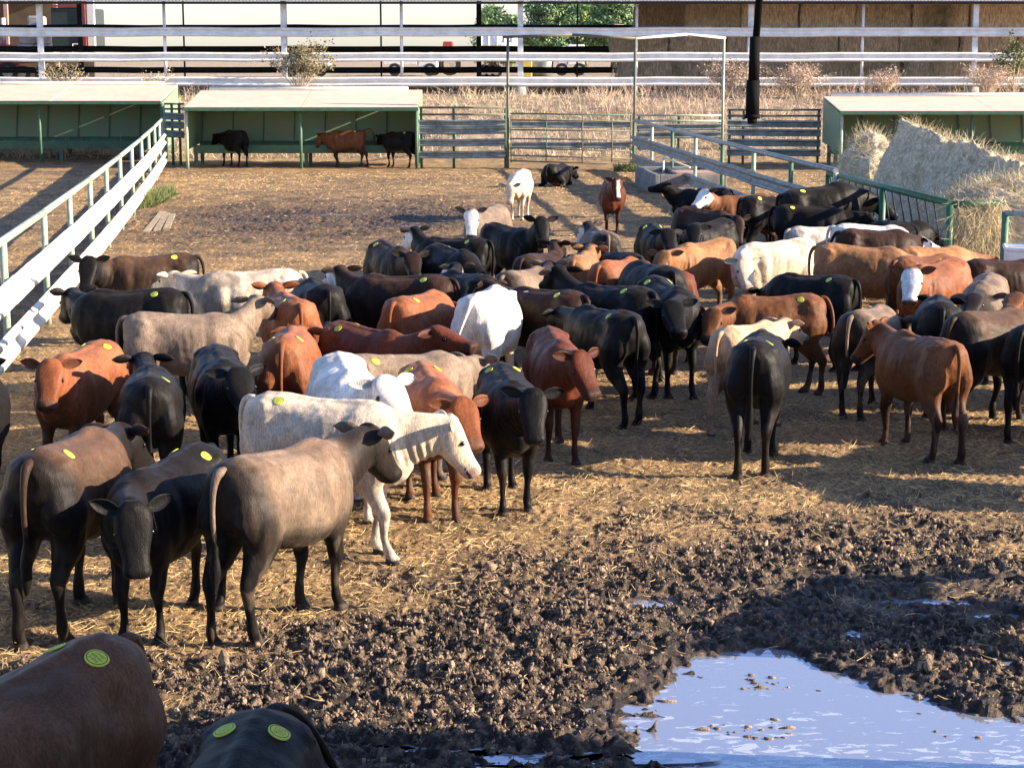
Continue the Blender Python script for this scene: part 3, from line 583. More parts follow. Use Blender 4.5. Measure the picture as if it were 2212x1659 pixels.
# ---------------------------------------------------------------- weeds and shrubs on the bank
def weeds(name, N_, x0, x1, y0, y1, Lr, wr, m, seed, wf=None):
    r = np.random.RandomState(seed); x = r.uniform(x0, x1, N_); y = r.uniform(y0, y1, N_)
    k = r.rand(N_) < (wf(x, y) if wf else 1); x, y = x[k], y[k]; n = len(x); cl = fbm(x, y, .8, 3, seed); L = r.uniform(*Lr, n)*np.clip(cl*2.2-.2, .2, 1.6)
    return blades(name, x, y, ground_z(x, y)-.05, L, r.uniform(*wr, n), r.uniform(0, 6.28, n), r.uniform(.25, 1.5, n), m, .4, 'stuff', None, seed)
weeds('dry_weeds', 15000, -21, 24, 66.8, 74.8, (.15, .55), (.006, .013), 'dry_weed', 51)
weeds('dry_weeds', 6000, 3, 24, 70.5, 75.5, (.3, .95), (.005, .011), 'dry_weed_pink', 52, lambda x, y: fbm(x, y, .5, 2, 2)*1.2)
weeds('dry_weeds', 5000, -21, 21, 76, 92, (.2, .6), (.008, .014), 'dry_weed', 53)
def shrub(label, base, R_, Hh, nstem, nleaf, m, seed, leafs=.05, name='dry_shrub'):
    r = np.random.RandomState(seed); base = Vector(base); t = thing(name, label, 'shrub', base)
    st = MB(); tips = []
    for k in range(nstem):
        a = r.uniform(0, 6.28); q = r.uniform(.2, 1)*R_; tp = base+Vector((math.cos(a)*q, math.sin(a)*q*.5, Hh*r.uniform(.5, 1))); mid = base.lerp(tp, .5)+Vector((r.normal(0, .08), r.normal(0, .08), Hh*.10))
        st.pipe(base, mid, .018, 5, .012); st.pipe(mid, tp, .012, 5, .005); tips += [mid, tp, mid.lerp(tp, .5)]
        for _ in range(3):
            s2 = mid.lerp(tp, r.uniform(0, .8)); e = s2+Vector((r.normal(0, R_*.22), r.normal(0, R_*.15), r.uniform(.0, Hh*.22))); st.pipe(s2, e, .007, 4, .003); tips += [e, s2.lerp(e, .6)]
    st.build('stems', 'dry_weed', t)
    tp = np.array([tuple(p) for p in tips]); c = tp[r.randint(0, len(tp), nleaf)]+r.normal(0, .09, (nleaf, 3))
    a = r.normal(0, 1, (nleaf, 3)); a /= np.linalg.norm(a, axis=1)[:, None]; b_ = np.cross(a, r.normal(0, 1, (nleaf, 3))); b_ /= np.linalg.norm(b_, axis=1)[:, None]; s = leafs*r.uniform(.5, 1.4, nleaf)[:, None]
    cc = np.cross(a, b_); V = np.stack([c-a*s, c+b_*s*.5+cc*s*.2, c+a*s, c-b_*s*.5+cc*s*.2], 1).reshape(-1, 3); Fq = np.arange(nleaf*4).reshape(-1, 4)
    npmesh('leaves', V, Fq, m, None, parent=t); return t
def sh(label, u, v, R_, Hh, ns, nl, m, seed, lf=.05, y=74.0):
    x = xa(u, y); return shrub(label, (x, y, ground_z(x, y)-.02), R_, Hh, ns, nl, m, seed, lf)
sh('large grey brown shrub growing up against the second barn post', 650, 180, 1.65, 2.15, 26, 1700, 'shrub_leaf', 61, .06)
sh('low dry shrub beside the leftmost barn post', 135, 180, 1.2, 1.35, 16, 500, 'shrub_leaf', 62)
sh('thin dry bush in front of the barn rails, left of the middle', 330, 185, .9, 1.0, 10, 200, 'dry_weed', 63)
sh('pale pinkish tumbleweed heaped below the hay, left of the black pipe', 1585, 205, 1.15, 1.55, 40, 2600, 'dry_weed_pink', 64, .035, 73.6)
sh('wide pinkish tumbleweed right of the black hanging pipe', 1720, 205, 1.5, 1.35, 40, 2400, 'dry_weed_pink', 65, .035, 73.4)
sh('pinkish tumbleweed under the rails near the fourth hay bay', 1905, 205, 1.0, 1.1, 26, 1300, 'dry_weed_pink', 66, .035, 73.4)
sh('round pinkish tumbleweed nearest the right edge of the bank', 2130, 205, 1.25, 1.45, 34, 2200, 'dry_weed_pink', 67, .035, 73.2)
sh('yellow green weed sticking out above the barn rail at the far right', 2185, 150, .9, 2.5, 12, 900, 'green_weed', 68, .06)
# green weeds in the pen
def tuft(label, x, y, R_, Hh, n, seed):
    r = np.random.RandomState(seed); a = r.uniform(0, 6.28, n); q = np.sqrt(r.rand(n))
    t = thing('weed_tuft', label, 'weeds', (x, y, 0)); blades('leaves', x+np.cos(a)*q*R_[0], y+np.sin(a)*q*R_[1], np.zeros(n), r.uniform(.4, 1, n)*Hh, r.uniform(.006, .012, n), r.uniform(0, 6.28, n), r.uniform(.6, 1.5, n), 'green_weed', .5, None, t, seed)
tuft('yellow green weeds growing at the far end of the left fence', -9.25, 48.2, (.25, 2.2), .38, 1500, 71)
tuft('small green weeds at the foot of the gate post', 4.0, 60.6, (.7, .4), .35, 500, 72)

# ---------------------------------------------------------------- beyond the barn
def tree(label, x, y, Hh, R_, dark, seed):
    gz = ground_z(x, y); r = np.random.RandomState(seed); t = thing('tree', label, 'tree', (x, y, gz), 'trees beyond the barn')
    tk = MB(); tk.pipe((x, y, gz-.3), (x+.2, y, gz+Hh*.35), .35, 10, .24); ends = []
    for k in range(9):
        a = k*.7+r.rand(); e = Vector((x+math.cos(a)*R_*.6, y+math.sin(a)*R_*.6, gz+Hh*r.uniform(.5, .9))); tk.pipe((x+.2, y, gz+Hh*r.uniform(.2, .35)), e, .14, 6, .04); ends.append(e)
    tk.build('trunk', 'bark', t)
    nc = 95; cl = []
    for k in range(nc):
        d = r.normal(0, 1, 3); d /= np.linalg.norm(d); q = r.uniform(.35, 1)**.6; cl.append((x+d[0]*R_*q, y+d[1]*R_*q, gz+Hh*.56+d[2]*Hh*.44*q, r.uniform(.5, 1.15)))
    cl = np.array(cl); nl = 13000; i = r.randint(0, nc, nl); d = r.normal(0, 1, (nl, 3)); d /= np.linalg.norm(d, axis=1)[:, None]
    c = cl[i, :3]+d*(cl[i, 3]*r.uniform(.4, 1, nl))[:, None]*np.array([1.2, 1.2, .8])
    a = d+r.normal(0, .5, (nl, 3)); a /= np.linalg.norm(a, axis=1)[:, None]; b_ = np.cross(a, r.normal(0, 1, (nl, 3))); b_ /= np.linalg.norm(b_, axis=1)[:, None]; cc = np.cross(a, b_); s = r.uniform(.07, .17, nl)[:, None]
    V = np.stack([c-b_*s, c-cc*s*.6, c+b_*s, c+cc*s*.6], 1).reshape(-1, 3); npmesh('crown', V, np.arange(nl*4).reshape(-1, 4), 'leaf_dark' if dark else 'leaf_light', None, parent=t)
def tr_(label, u, y, topv, Rpx, dark, seed):
    x = xa(u, y); tree(label, x, y, hz(topv, y)-ground_z(x, y), Rpx*y/4000, dark, seed)
tr_('pale green tree seen just right of the dark rear barn post', 1062, 150, 18, 30, False, 81)
tr_('smaller brownish green tree between the barn posts', 1098, 165, 34, 30, True, 82)
tr_('large dark green tree left of the thin rear post', 1185, 150, -25, 62, True, 83)
tr_('yellow green tree in the middle of the row beyond the barn', 1262, 158, -15, 48, False, 84)
tr_('dark green tree right of the yellow green one', 1325, 150, -20, 52, True, 85)
tr_('rightmost green tree, next to the stacked bales', 1392, 160, 0, 40, False, 86)

def wheel(t, x, y, z, R_, w=.28):
    o = MB().pipe((x, y-w/2, z), (x, y+w/2, z), R_, 20).build('wheel', 'tyre', t, True)
    MB().pipe((x, y-w/2-.012, z), (x, y+w/2+.012, z), R_*.55, 14).build('rim', 'dusty_rim', o, True)
    return o
G2 = lambda y: ground_z(0, y)
# left: dark shed with parked machines
yS = 112; sh_ = thing('machine_shed', 'brown open machine shed at the far left behind the barn', 'shed', (xa(40, yS), yS, G2(yS)))
MB().box((xa(-60, yS+9), yS+9, G2(yS)+3.0), (xa(205, yS+9)-xa(-330, yS+9), .3, 7)).build('back_wall', 'dark_wall', sh_)
for u in (22, 128, -120): MB().box((xa(u, yS-2), yS-2, G2(yS)+2.8), (.22, .22, 5.8)).build('post', 'tank_tan', sh_)
MB().box((xa(-60, yS+4), yS+3.5, G2(yS)+6.3), (xa(200, yS)-xa(-330, yS), 13, .25)).build('roof', 'barn_roof', sh_)
y = 104; g = G2(y)
t = thing('red_farm_truck', 'old red farm truck parked at the far left edge', 'truck', (xa(10, y), y, g))
MB().poly([(xa(-70, y), y, g+.9), (xa(-70, y), y, g+2.9), (xa(-22, y), y, g+2.9), (xa(-10, y), y, g+2.1), (xa(40, y), y, g+1.95), (xa(46, y), y, g+1.5), (xa(46, y), y, g+.9)], (0, 2.0, 0)).build('body', 'red_paint', t, bevel=.06)
MB().poly([(xa(-60, y), y-.03, g+2.1), (xa(-60, y), y-.03, g+2.75), (xa(-26, y), y-.03, g+2.75), (xa(-16, y), y-.03, g+2.1)], (0, 2.06, 0)).build('window', 'dark_steel', t)
for u in (-45, 22): wheel(t, xa(u, y), y-.05, g+.55, .55)
MB().pipe((xa(5, y), y+1, g+2.0), (xa(5, y), y+1, g+3.5), .12, 10).build('exhaust_pipe', 'white_paint', t, True)
t = thing('bale_wagon', 'farm wagon loaded with grey covered bales beside the leftmost barn post', 'wagon', (xa(75, y), y+1, g))
MB().box((xa(74, y), y+1.2, g+1.15), (xa(112, y)-xa(38, y), 2.2, .22)).build('deck', 'dark_steel', t)
for k, (u, v, w) in enumerate(((58, 52, 38), (92, 50, 34), (62, 27, 36), (94, 24, 30), (76, 12, 26))):
    z = g+1.65+(0 if k < 2 else .85 if k < 4 else 1.55); MB().box((xa(u, y), y+1.2, z), (w*y/4000*.97, 1.9, .82)).build('covered_bale', 'grey_cover', t, bevel=.12)
for u in (50, 96): wheel(t, xa(u, y), y+.1, g+.45, .45)
t = thing('stock_trailer', 'dark green box trailer with red edge frame left of the second rear post', 'trailer', (xa(155, 100), 100, G2(100)))
y = 100; g = G2(y); x0, x1 = xa(118, y), xa(189, y)
MB().box(((x0+x1)/2, y+2.5, (hz(17, y)+hz(112, y))/2), (x1-x0, 5, hz(17, y)-hz(112, y))).build('body', 'dark_green_tarp', t, bevel=.08)
MB().box((x1+.03, y-.03, (hz(0, y)+hz(115, y))/2), (.10, .12, hz(0, y)-hz(115, y))).box(((x0+x1)/2, y-.03, hz(14, y)), (x1-x0, .1, .10)).build('frame', 'red_paint', t)
MB().path([(xa(163, y), y-.06, hz(96, y)), (xa(163, y), y-.06, hz(115, y)), (xa(186, y), y-.06, hz(115, y)), (xa(186, y), y-.06, hz(96, y)), (xa(163, y), y-.06, hz(96, y))], .025, 6).build('hatch_frame', 'galvanised', t)
MB().box((xa(200, y), y+.5, (hz(-5, y)+hz(112, y))/2), (xa(208, y)-xa(194, y), .3, hz(-5, y)-hz(112, y))).build('open_door', 'white_paint', t)
for u in (132, 176): wheel(t, xa(u, y), y+.1, g+.4, .45)

def flat_truck(label, u0, u1, y, cabm, bedm, cab_left=True, load=None):
    g = G2(y); x0, x1 = xa(u0, y), xa(u1, y); L = x1-x0; t = thing('parked_truck', label, 'truck', ((x0+x1)/2, y, g), 'trucks parked beyond the barn')
    s = 1 if cab_left else -1; xc = x0 if cab_left else x1
    P_ = lambda q, z: (xc+s*q*L, y, g+z)
    MB().poly([P_(0, .5), P_(0, 1.15), P_(.10, 1.25), P_(.15, 1.95), P_(.34, 1.95), P_(.36, .5)], (0, 2, 0)).build('cab', cabm, t, bevel=.07)
    MB().poly([P_(.13, 1.3), P_(.17, 1.85), P_(.32, 1.85), P_(.32, 1.3)], (0, -.03, 0)).build('window', 'dark_steel', t)
    a, b = P_(.38, 0)[0], P_(1.0, 0)[0]; MB().box(((a+b)/2, y+1, g+.85), (abs(b-a), 2.1, .22)).build('bed', bedm, t, bevel=.02)
    if load: load(t, a, b, y, g)
    for q in (.14, .80): wheel(t, P_(q, 0)[0], y+.05, g+.42, .42)
    return t
flat_truck('pale blue white pickup seen right of the large shrub', 618, 712, 122, 'pale_blue_paint', 'white_paint')
def ld(t, a, b, y, g):
    MB().box(((a*.35+b*.65), y+1, g+1.2), (abs(b-a)*.55, 1.8, .14)).box(((a*.4+b*.6), y+1, g+1.45), (abs(b-a)*.4, 1.6, .12)).build('stacked_boards', 'galvanised', t)
flat_truck('white flatbed truck with stacked boards behind the middle shrub', 830, 945, 124, 'white_paint', 'galvanised', False, ld)
y = 126; g = G2(y); t = thing('red_tractor', 'small red tractor parked behind the flatbed truck', 'tractor', (xa(955, y), y, g))
MB().poly([(xa(930, y), y, g+.8), (xa(932, y), y, g+1.5), (xa(955, y), y, g+1.6), (xa(958, y), y, g+2.25), (xa(978, y), y, g+2.25), (xa(984, y), y, g+.8)], (0, 1.3, 0)).build('body', 'red_paint', t, bevel=.08)
wheel(t, xa(972, y), y-.1, g+.75, .75); wheel(t, xa(938, y), y-.1, g+.45, .45)
y = 118; g = G2(y); t = thing('tank_trailer', 'long white banded tank trailer beyond the middle of the barn', 'trailer', (xa(1085, y), y, g))
zc = hz(93, y); MB().pipe((xa(1032, y), y, zc), (xa(1122, y), y, zc), .62, 24).build('tank', 'white_paint', t, True)
for u in (1040, 1056, 1074, 1090, 1106): MB().pipe((xa(u, y)-.04, y, zc), (xa(u, y)+.04, y, zc), .645, 24).build('band', 'galvanised', t, True)
for u in (1045, 1058, 1071): wheel(t, xa(u, y), y-.5, g+.42, .42)
y = 120; g = G2(y)
t = tag(MB().pipe((xa(1150, y), y-1, g+.85), (xa(1190, y), y-1, g+.85), .80, 20).build('grey_tank', 'galvanised_dull', None, True), 'grey round tank right of the banded tank trailer', 'tank')
t = tag(MB().box((xa(1133, y), y-1.5, g+.6), (.9, .9, 1.1)).build('yellow_crate', 'yellow_paint', None, bevel=.05), 'small yellow crate between the banded trailer and the grey tank', 'crate')
flat_truck('white box bodied truck just left of the wide barn post', 1205, 1262, 125, 'white_paint', 'white_paint', True, lambda t, a, b, y, g: MB().box(((a+b)/2, y+1, g+1.5), (abs(b-a), 2, 1.1)).build('box_body', 'white_paint', t, bevel=.05))
flat_truck('white pickup truck left of the stacked bales', 1462-90, 1560-90, 128, 'white_paint', 'white_paint', True)
y = 135; MB_ = MB().pipe((xa(1318-0, y), y, hz(68, y)), (xa(1350, y), y, hz(68, y)), .62, 20)
o = tag(MB().pipe((xa(1320, 96), 96, hz(67, 96)), (xa(1346, 96), 97.4, hz(67, 96)), .34, 20).build('rusty_drum', 'tank_tan', None, True), 'pinkish round drum resting on the rear barn rail', 'drum')
y = 112; g = G2(y); t = thing('stock_fence', 'rusty stock panel fence beyond the barn below the trees', 'fence', (xa(1400, y), y, g))
for v in (96, 104, 112, 120, 128): MB().pipe((xa(1330, y), y, hz(v, y)), (xa(1475, y), y, hz(v, y)), .04, 6).build('rail', 'tank_tan', t, True)
for u in range(1330, 1480, 24): MB().pipe((xa(u, y), y, g), (xa(u, y), y, hz(94, y)), .04, 6).build('upright', 'rust_pipe', t, True)

# ---------------------------------------------------------------- hanging pipe near the camera, its black colour standing in for shade
D_ = 6.0; Pt = lambda u, v: at(u, v, D_)
hp = thing('hanging_pipe', 'iron pipe coloured black for shade, with a thick capped sleeve hanging down near the camera', 'pipe', Pt(1626, 262))
A, B_ = Pt(1640, 0), Pt(1626, 176); up_ = (A-B_).normalized()
MB().pipe(A+up_*1.6, Pt(1632, 100), .0115, 16).pipe(Pt(1632, 100), B_, .0115, 16, .0135).build('pipe', 'shade_black', hp, True)
MB().pipe(Pt(1631, 80), Pt(1628, 178), .016, 16, .018).build('coupling', 'shade_black', hp, True)
MB().pipe(Pt(1627, 174), Pt(1625, 250), .0215, 20, .0215).build('sleeve', 'shade_black', hp, True)
MB().pipe(Pt(1625, 248), Pt(1625, 256), .0245, 20, .0235).pipe(Pt(1625, 256), Pt(1625, 268), .0165, 20, .0145).build('cap', 'shade_black', hp, True)
for k in (-1, 1): MB().pipe(Pt(1625+k*14, 248), Pt(1625+k*14, 257), .0045, 8).build('bolt', 'shade_black', hp, True)
# walkway that carries it and the camera platform, above and behind the view
ww = thing('overhead_walkway', 'steel walkway roof above the camera from which the pipe hangs', 'walkway', (0, 3, 5.8))
MB().box((1.0, 6.0, 5.95), (.12, .12, .12)).build('bracket', 'dark_steel', ww)
# ---------------------------------------------------------------- cattle
def dirv(yaw, el):
    return np.array([math.cos(el)*math.cos(yaw), math.cos(el)*math.sin(yaw), math.sin(el)])

def nrm(a):
    return a/max(np.linalg.norm(a), 1e-9)

def loft(V, Fc, rings, seg=20):
    """rings: (centre, side axis, up axis, half width, half height up, half height down, exponent)"""
    off = len(V); n = len(rings)
    for (c, sx, up, w, hu, hd, ex) in rings:
        c = np.array(c, float)
        for k in range(seg):
            t = 2*math.pi*k/seg; ct, st = math.cos(t), math.sin(t)
            a = math.copysign(abs(ct)**(2/ex), ct)*w
            b = math.copysign(abs(st)**(2/ex), st)*(hu if st > 0 else hd)
            V.append(tuple(c + sx*a + up*b))
    for i in range(n-1):
        for k in range(seg):
            a = off+i*seg+k; b = off+i*seg+(k+1) % seg
            Fc.append((a, b, b+seg, a+seg))
    Fc.append(tuple(off+k for k in range(seg))[::-1])
    Fc.append(tuple(off+(n-1)*seg+k for k in range(seg)))

def sweep_rings(pts, rads, upref=np.array([1., 0, 0]), ex=2.0):
    """rings along a polyline; rads = (width, height) pairs, upref decides the height direction"""
    pts = [np.array(p, float) for p in pts]; out = []
    for i, p in enumerate(pts):
        t = nrm(pts[min(i+1, len(pts)-1)] - pts[max(i-1, 0)])
        u = nrm(upref - t*np.dot(upref, t)); s = np.cross(t, u)
        w, h = rads[i]
        out.append((p, s, u, w, h, h, ex))
    return out

Y_ = np.array([0, 1., 0]); Z_ = np.array([0, 0, 1.]); X_ = np.array([1., 0, 0])

def smooth_path(P, R, n):
    """Catmull-Rom through joints P with radii R"""
    P = [np.array(p, float) for p in P]; R = [np.array(q, float) for q in R]
    m = len(P); po, ro = [], []
    for i in range(n):
        t = i/(n-1)*(m-1); k = min(int(t), m-2); f = t-k
        a, b, c, d = max(k-1, 0), k, k+1, min(k+2, m-1)
        cr = lambda A: .5*((2*A[b]) + (-A[a]+A[c])*f + (2*A[a]-5*A[b]+4*A[c]-A[d])*f*f + (-A[a]+3*A[b]-3*A[c]+A[d])*f**3)
        po.append(cr(P)); ro.append(np.maximum(cr(R), .004))
    return po, ro

def cow_parts(ny, ne, hy, hp, rng, lie=False, fat=1.0, stance=None):
    """closed lofts of trunk, neck, head and legs in the animal's own frame (x forward, z up)"""
    V, Fc = [], []
    dz = -.56 if lie else 0.0
    # trunk: x, half width, top, bottom
    ST = [(-.70, .07, 1.17, 1.00), (-.67, .135, 1.225, .90), (-.60, .195, 1.262, .80), (-.50, .232, 1.285, .735),
          (-.38, .232, 1.275, .70), (-.24, .235, 1.252, .655), (-.10, .262, 1.238, .615), (.05, .278, 1.23, .585),
          (.18, .272, 1.228, .575), (.30, .250, 1.245, .58), (.40, .226, 1.25, .60), (.49, .205, 1.215, .63),
          (.57, .175, 1.165, .67), (.63, .125, 1.10, .72), (.665, .065, 1.02, .80)]
    rings = []
    for x, w, t, b in ST:
        b -= .040*min(max((x+.62)/.25, 0), 1)*min(max((.62-x)/.2, 0), 1); w *= 1.06
        c = b+(t-b)*.52
        ff = fat if -.45 < x < .35 else 1
        rings.append((np.array([x, 0, c+dz]), Y_, Z_, w*ff, t-c, (c-b)*(1+(ff-1)*.6), 2.25 if x < .3 else 2.1))
    loft(V, Fc, rings, 28)
    # ridge of the spine, hook bones, pin bones
    p, q = smooth_path([(-.66, 0, 1.20), (-.5, 0, 1.262), (-.2, 0, 1.232), (.1, 0, 1.212), (.33, 0, 1.238), (.5, 0, 1.17)],
                       [(.03, .03)]+[(.05, .035)]*3+[(.06, .035), (.05, .03)], 12)
    loft(V, Fc, [(np.array(a)+Z_*dz, Y_, Z_, r[0], r[1], r[1], 2) for a, r in zip(p, q)], 10)
    for sy in (-1, 1):
        p, q = smooth_path([(-.37, sy*.14, 1.11), (-.46, sy*.168, 1.178), (-.56, sy*.11, 1.19)], [(.05, .05), (.055, .055), (.05, .05)], 5)
        loft(V, Fc, sweep_rings([a+Z_*dz for a in p], q, Z_), 10)
    # neck: bezier from inside the chest to behind the poll
    B = np.array([.46, 0, 1.02+dz]); P = B+.56*dirv(ny, ne)
    hd = dirv(hy, -hp); side = nrm(np.cross(Z_, hd)) if abs(hd[2]) < .97 else np.array([-math.sin(hy), math.cos(hy), 0])
    up = nrm(np.cross(hd, side))
    p0 = np.array([.22, 0, .96+dz]); p3 = P+hd*.05-up*.10
    p1 = B+np.array([.10, 0, -.04]); p2 = p3-dirv(ny*1.1, ne)*.20
    nk = []
    for i in range(11):
        t = i/10; c = (1-t)**3*p0+3*(1-t)**2*t*p1+3*(1-t)*t*t*p2+t**3*p3
        d = 3*((1-t)**2*(p1-p0)+2*(1-t)*t*(p2-p1)+t*t*(p3-p2)); d = nrm(d)
        s = nrm(np.cross(Z_, d)) if abs(d[2]) < .95 else side
        s = nrm(s*(1-t)+side*t); u = nrm(np.cross(d, s))
        w = np.interp(t, [0, .3, .6, .85, 1], [.18, .165, .135, .108, .095]); h = np.interp(t, [0, .3, .6, .85, 1], [.27, .245, .20, .16, .14])
        nk.append((c, s, u, w, h*.92, h*1.08, 2.1))
    loft(V, Fc, nk, 20)
    # dewlap and brisket
    p, q = smooth_path([nk[3][0]-nk[3][2]*.17, nk[5][0]-nk[5][2]*.17, nk[8][0]-nk[8][2]*.11], [(.028, .07), (.022, .06), (.02, .04)], 7)
    loft(V, Fc, sweep_rings(p, q, Z_), 10)
    p, q = smooth_path([(.40, 0, .66+dz), (.56, 0, .70+dz), (.64, 0, .82+dz)], [(.09, .09), (.10, .09), (.07, .07)], 6)
    loft(V, Fc, sweep_rings(p, q, Z_), 12)
    # head
    HS = [(-.05, .055, .040, .06), (0, .100, .058, .115), (.045, .120, .064, .145), (.10, .126, .066, .158), (.16, .120, .064, .155),
          (.21, .112, .062, .155), (.27, .098, .056, .138), (.33, .088, .052, .120), (.38, .085, .052, .106),
          (.42, .092, .056, .100), (.455, .089, .050, .088), (.480, .062, .030, .055)]
    hr = []
    for t, w, hu, hdn in HS:
        c = P+hd*t-up*(.055+.03*math.sin(min(t/.47, 1)*math.pi)*.4)
        hr.append((c, side, up, w*1.06, hu*1.05, hdn*1.08, 2.5))
    loft(V, Fc, hr, 22)
    for sy in (-1, 1):   # brow, cheek, nostril rim
        e = P+hd*.165+side*sy*.100-up*.055
        loft(V, Fc, sweep_rings([e-hd*.035, e, e+hd*.035], [(.014, .014), (.03, .03), (.014, .014)], up), 10)
        e = P+hd*.14+side*sy*.082-up*.15
        loft(V, Fc, sweep_rings([e-hd*.06, e, e+hd*.07], [(.02, .03), (.035, .05), (.02, .025)], up), 10)
        e = P+hd*.445+side*sy*.052-up*.032
        loft(V, Fc, sweep_rings([e-hd*.03, e, e+hd*.02], [(.012, .012), (.026, .022), (.018, .016)], up), 8)
    loft(V, Fc, sweep_rings([P-hd*.02-up*.04, P+hd*.01-up*.012, P+hd*.05-up*.012], [(.05, .03), (.055, .032), (.04, .02)], up), 10)
    # legs
    st = stance if stance else [rng.uniform(-.15, .15) for _ in range(4)]
    legs = []
    if not lie:
        for i, sy in enumerate((-1, 1)):
            o = st[i]; k = abs(o)*.15
            J = [(.40, sy*.13, .98), (.41, sy*.15, .80), (.37+o*.15, sy*.145, .64), (.375+o*.35, sy*.135, .54), (.39+o*.55+k, sy*.128, .40),
                 (.385+o*.62+k, sy*.126, .345), (.375+o*.8, sy*.122, .22), (.378+o*.95, sy*.122, .125), (.40+o, sy*.124, .065), (.415+o, sy*.126, .035), (.425+o, sy*.127, 0)]
            R = [(.095, .15), (.092, .14), (.072, .10), (.052, .064), (.045, .050), (.036, .038), (.027, .030), (.033, .036), (.034, .040), (.047, .058), (.053, .068)]
            R = [(p*1.13, q*1.13) for p, q in R]; a, b = smooth_path(J, R, 30); loft(V, Fc, sweep_rings(a, b, X_, 2.1), 14); legs.append(np.array(J))
            o = st[2+i]
            J = [(-.47, sy*.11, 1.08), (-.475, sy*.145, .90), (-.46+o*.05, sy*.155, .76), (-.49+o*.12, sy*.145, .64), (-.57+o*.3, sy*.135, .53), (-.625+o*.5, sy*.128, .445),
                 (-.618+o*.58, sy*.125, .375), (-.605+o*.75, sy*.122, .24), (-.598+o*.93, sy*.122, .13), (-.572+o, sy*.124, .065), (-.555+o, sy*.126, .035), (-.545+o, sy*.127, 0)]
            R = [(.10, .17), (.115, .205), (.105, .165), (.085, .125), (.056, .078), (.041, .060), (.034, .043), (.029, .033), (.035, .039), (.035, .040), (.047, .058), (.053, .068)]
            R = [(p*1.12, q*1.12) for p, q in R]; a, b = smooth_path(J, R, 32); loft(V, Fc, sweep_rings(a, b, X_, 2.1), 14); legs.append(np.array(J))
    else:
        for sy in (-1, 1):
            a, b = smooth_path([(-.45, sy*.2, .42), (-.28, sy*.30, .20), (-.30, sy*.36, .08), (-.55, sy*.34, .06), (-.38, sy*.36, .04)], [(.12, .18), (.11, .14), (.07, .08), (.045, .05), (.035, .035)], 18)
            loft(V, Fc, sweep_rings(a, b, Z_), 12)
            a, b = smooth_path([(.40, sy*.15, .35), (.42, sy*.19, .16), (.60, sy*.17, .07), (.45, sy*.17, .04), (.36, sy*.17, .04)], [(.08, .12), (.06, .08), (.05, .05), (.035, .035), (.035, .035)], 18)
            loft(V, Fc, sweep_rings(a, b, Z_), 12)
    info = dict(P=P, hd=hd, side=side, up=up, legs=legs, dz=dz, nk=[n[0] for n in nk])
    return V, Fc, info

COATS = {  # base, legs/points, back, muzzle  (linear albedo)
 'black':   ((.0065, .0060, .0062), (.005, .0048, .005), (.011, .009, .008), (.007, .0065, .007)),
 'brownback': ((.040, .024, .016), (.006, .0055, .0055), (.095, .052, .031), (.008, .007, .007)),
 'greyback': ((.165, .118, .085), (.010, .009, .0085), (.20, .138, .095), (.010, .009, .009)),  # sun-bleached flank with its sunlit sheen put into the colour
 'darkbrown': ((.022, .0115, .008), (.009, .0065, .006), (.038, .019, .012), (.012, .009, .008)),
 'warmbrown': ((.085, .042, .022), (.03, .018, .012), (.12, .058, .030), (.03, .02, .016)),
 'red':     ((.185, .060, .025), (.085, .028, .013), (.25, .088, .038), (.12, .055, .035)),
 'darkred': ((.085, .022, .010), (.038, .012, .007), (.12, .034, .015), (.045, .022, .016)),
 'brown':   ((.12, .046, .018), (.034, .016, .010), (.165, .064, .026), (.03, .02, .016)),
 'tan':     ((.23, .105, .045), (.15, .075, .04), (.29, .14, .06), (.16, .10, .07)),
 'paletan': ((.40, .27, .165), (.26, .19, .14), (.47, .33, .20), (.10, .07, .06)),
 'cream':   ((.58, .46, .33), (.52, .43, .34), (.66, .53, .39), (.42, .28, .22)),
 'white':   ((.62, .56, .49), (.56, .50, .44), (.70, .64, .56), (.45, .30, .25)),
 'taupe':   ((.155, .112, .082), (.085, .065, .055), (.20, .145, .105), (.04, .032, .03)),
 'grey':    ((.34, .31, .28), (.22, .20, .185), (.42, .385, .345), (.12, .10, .095)),
}

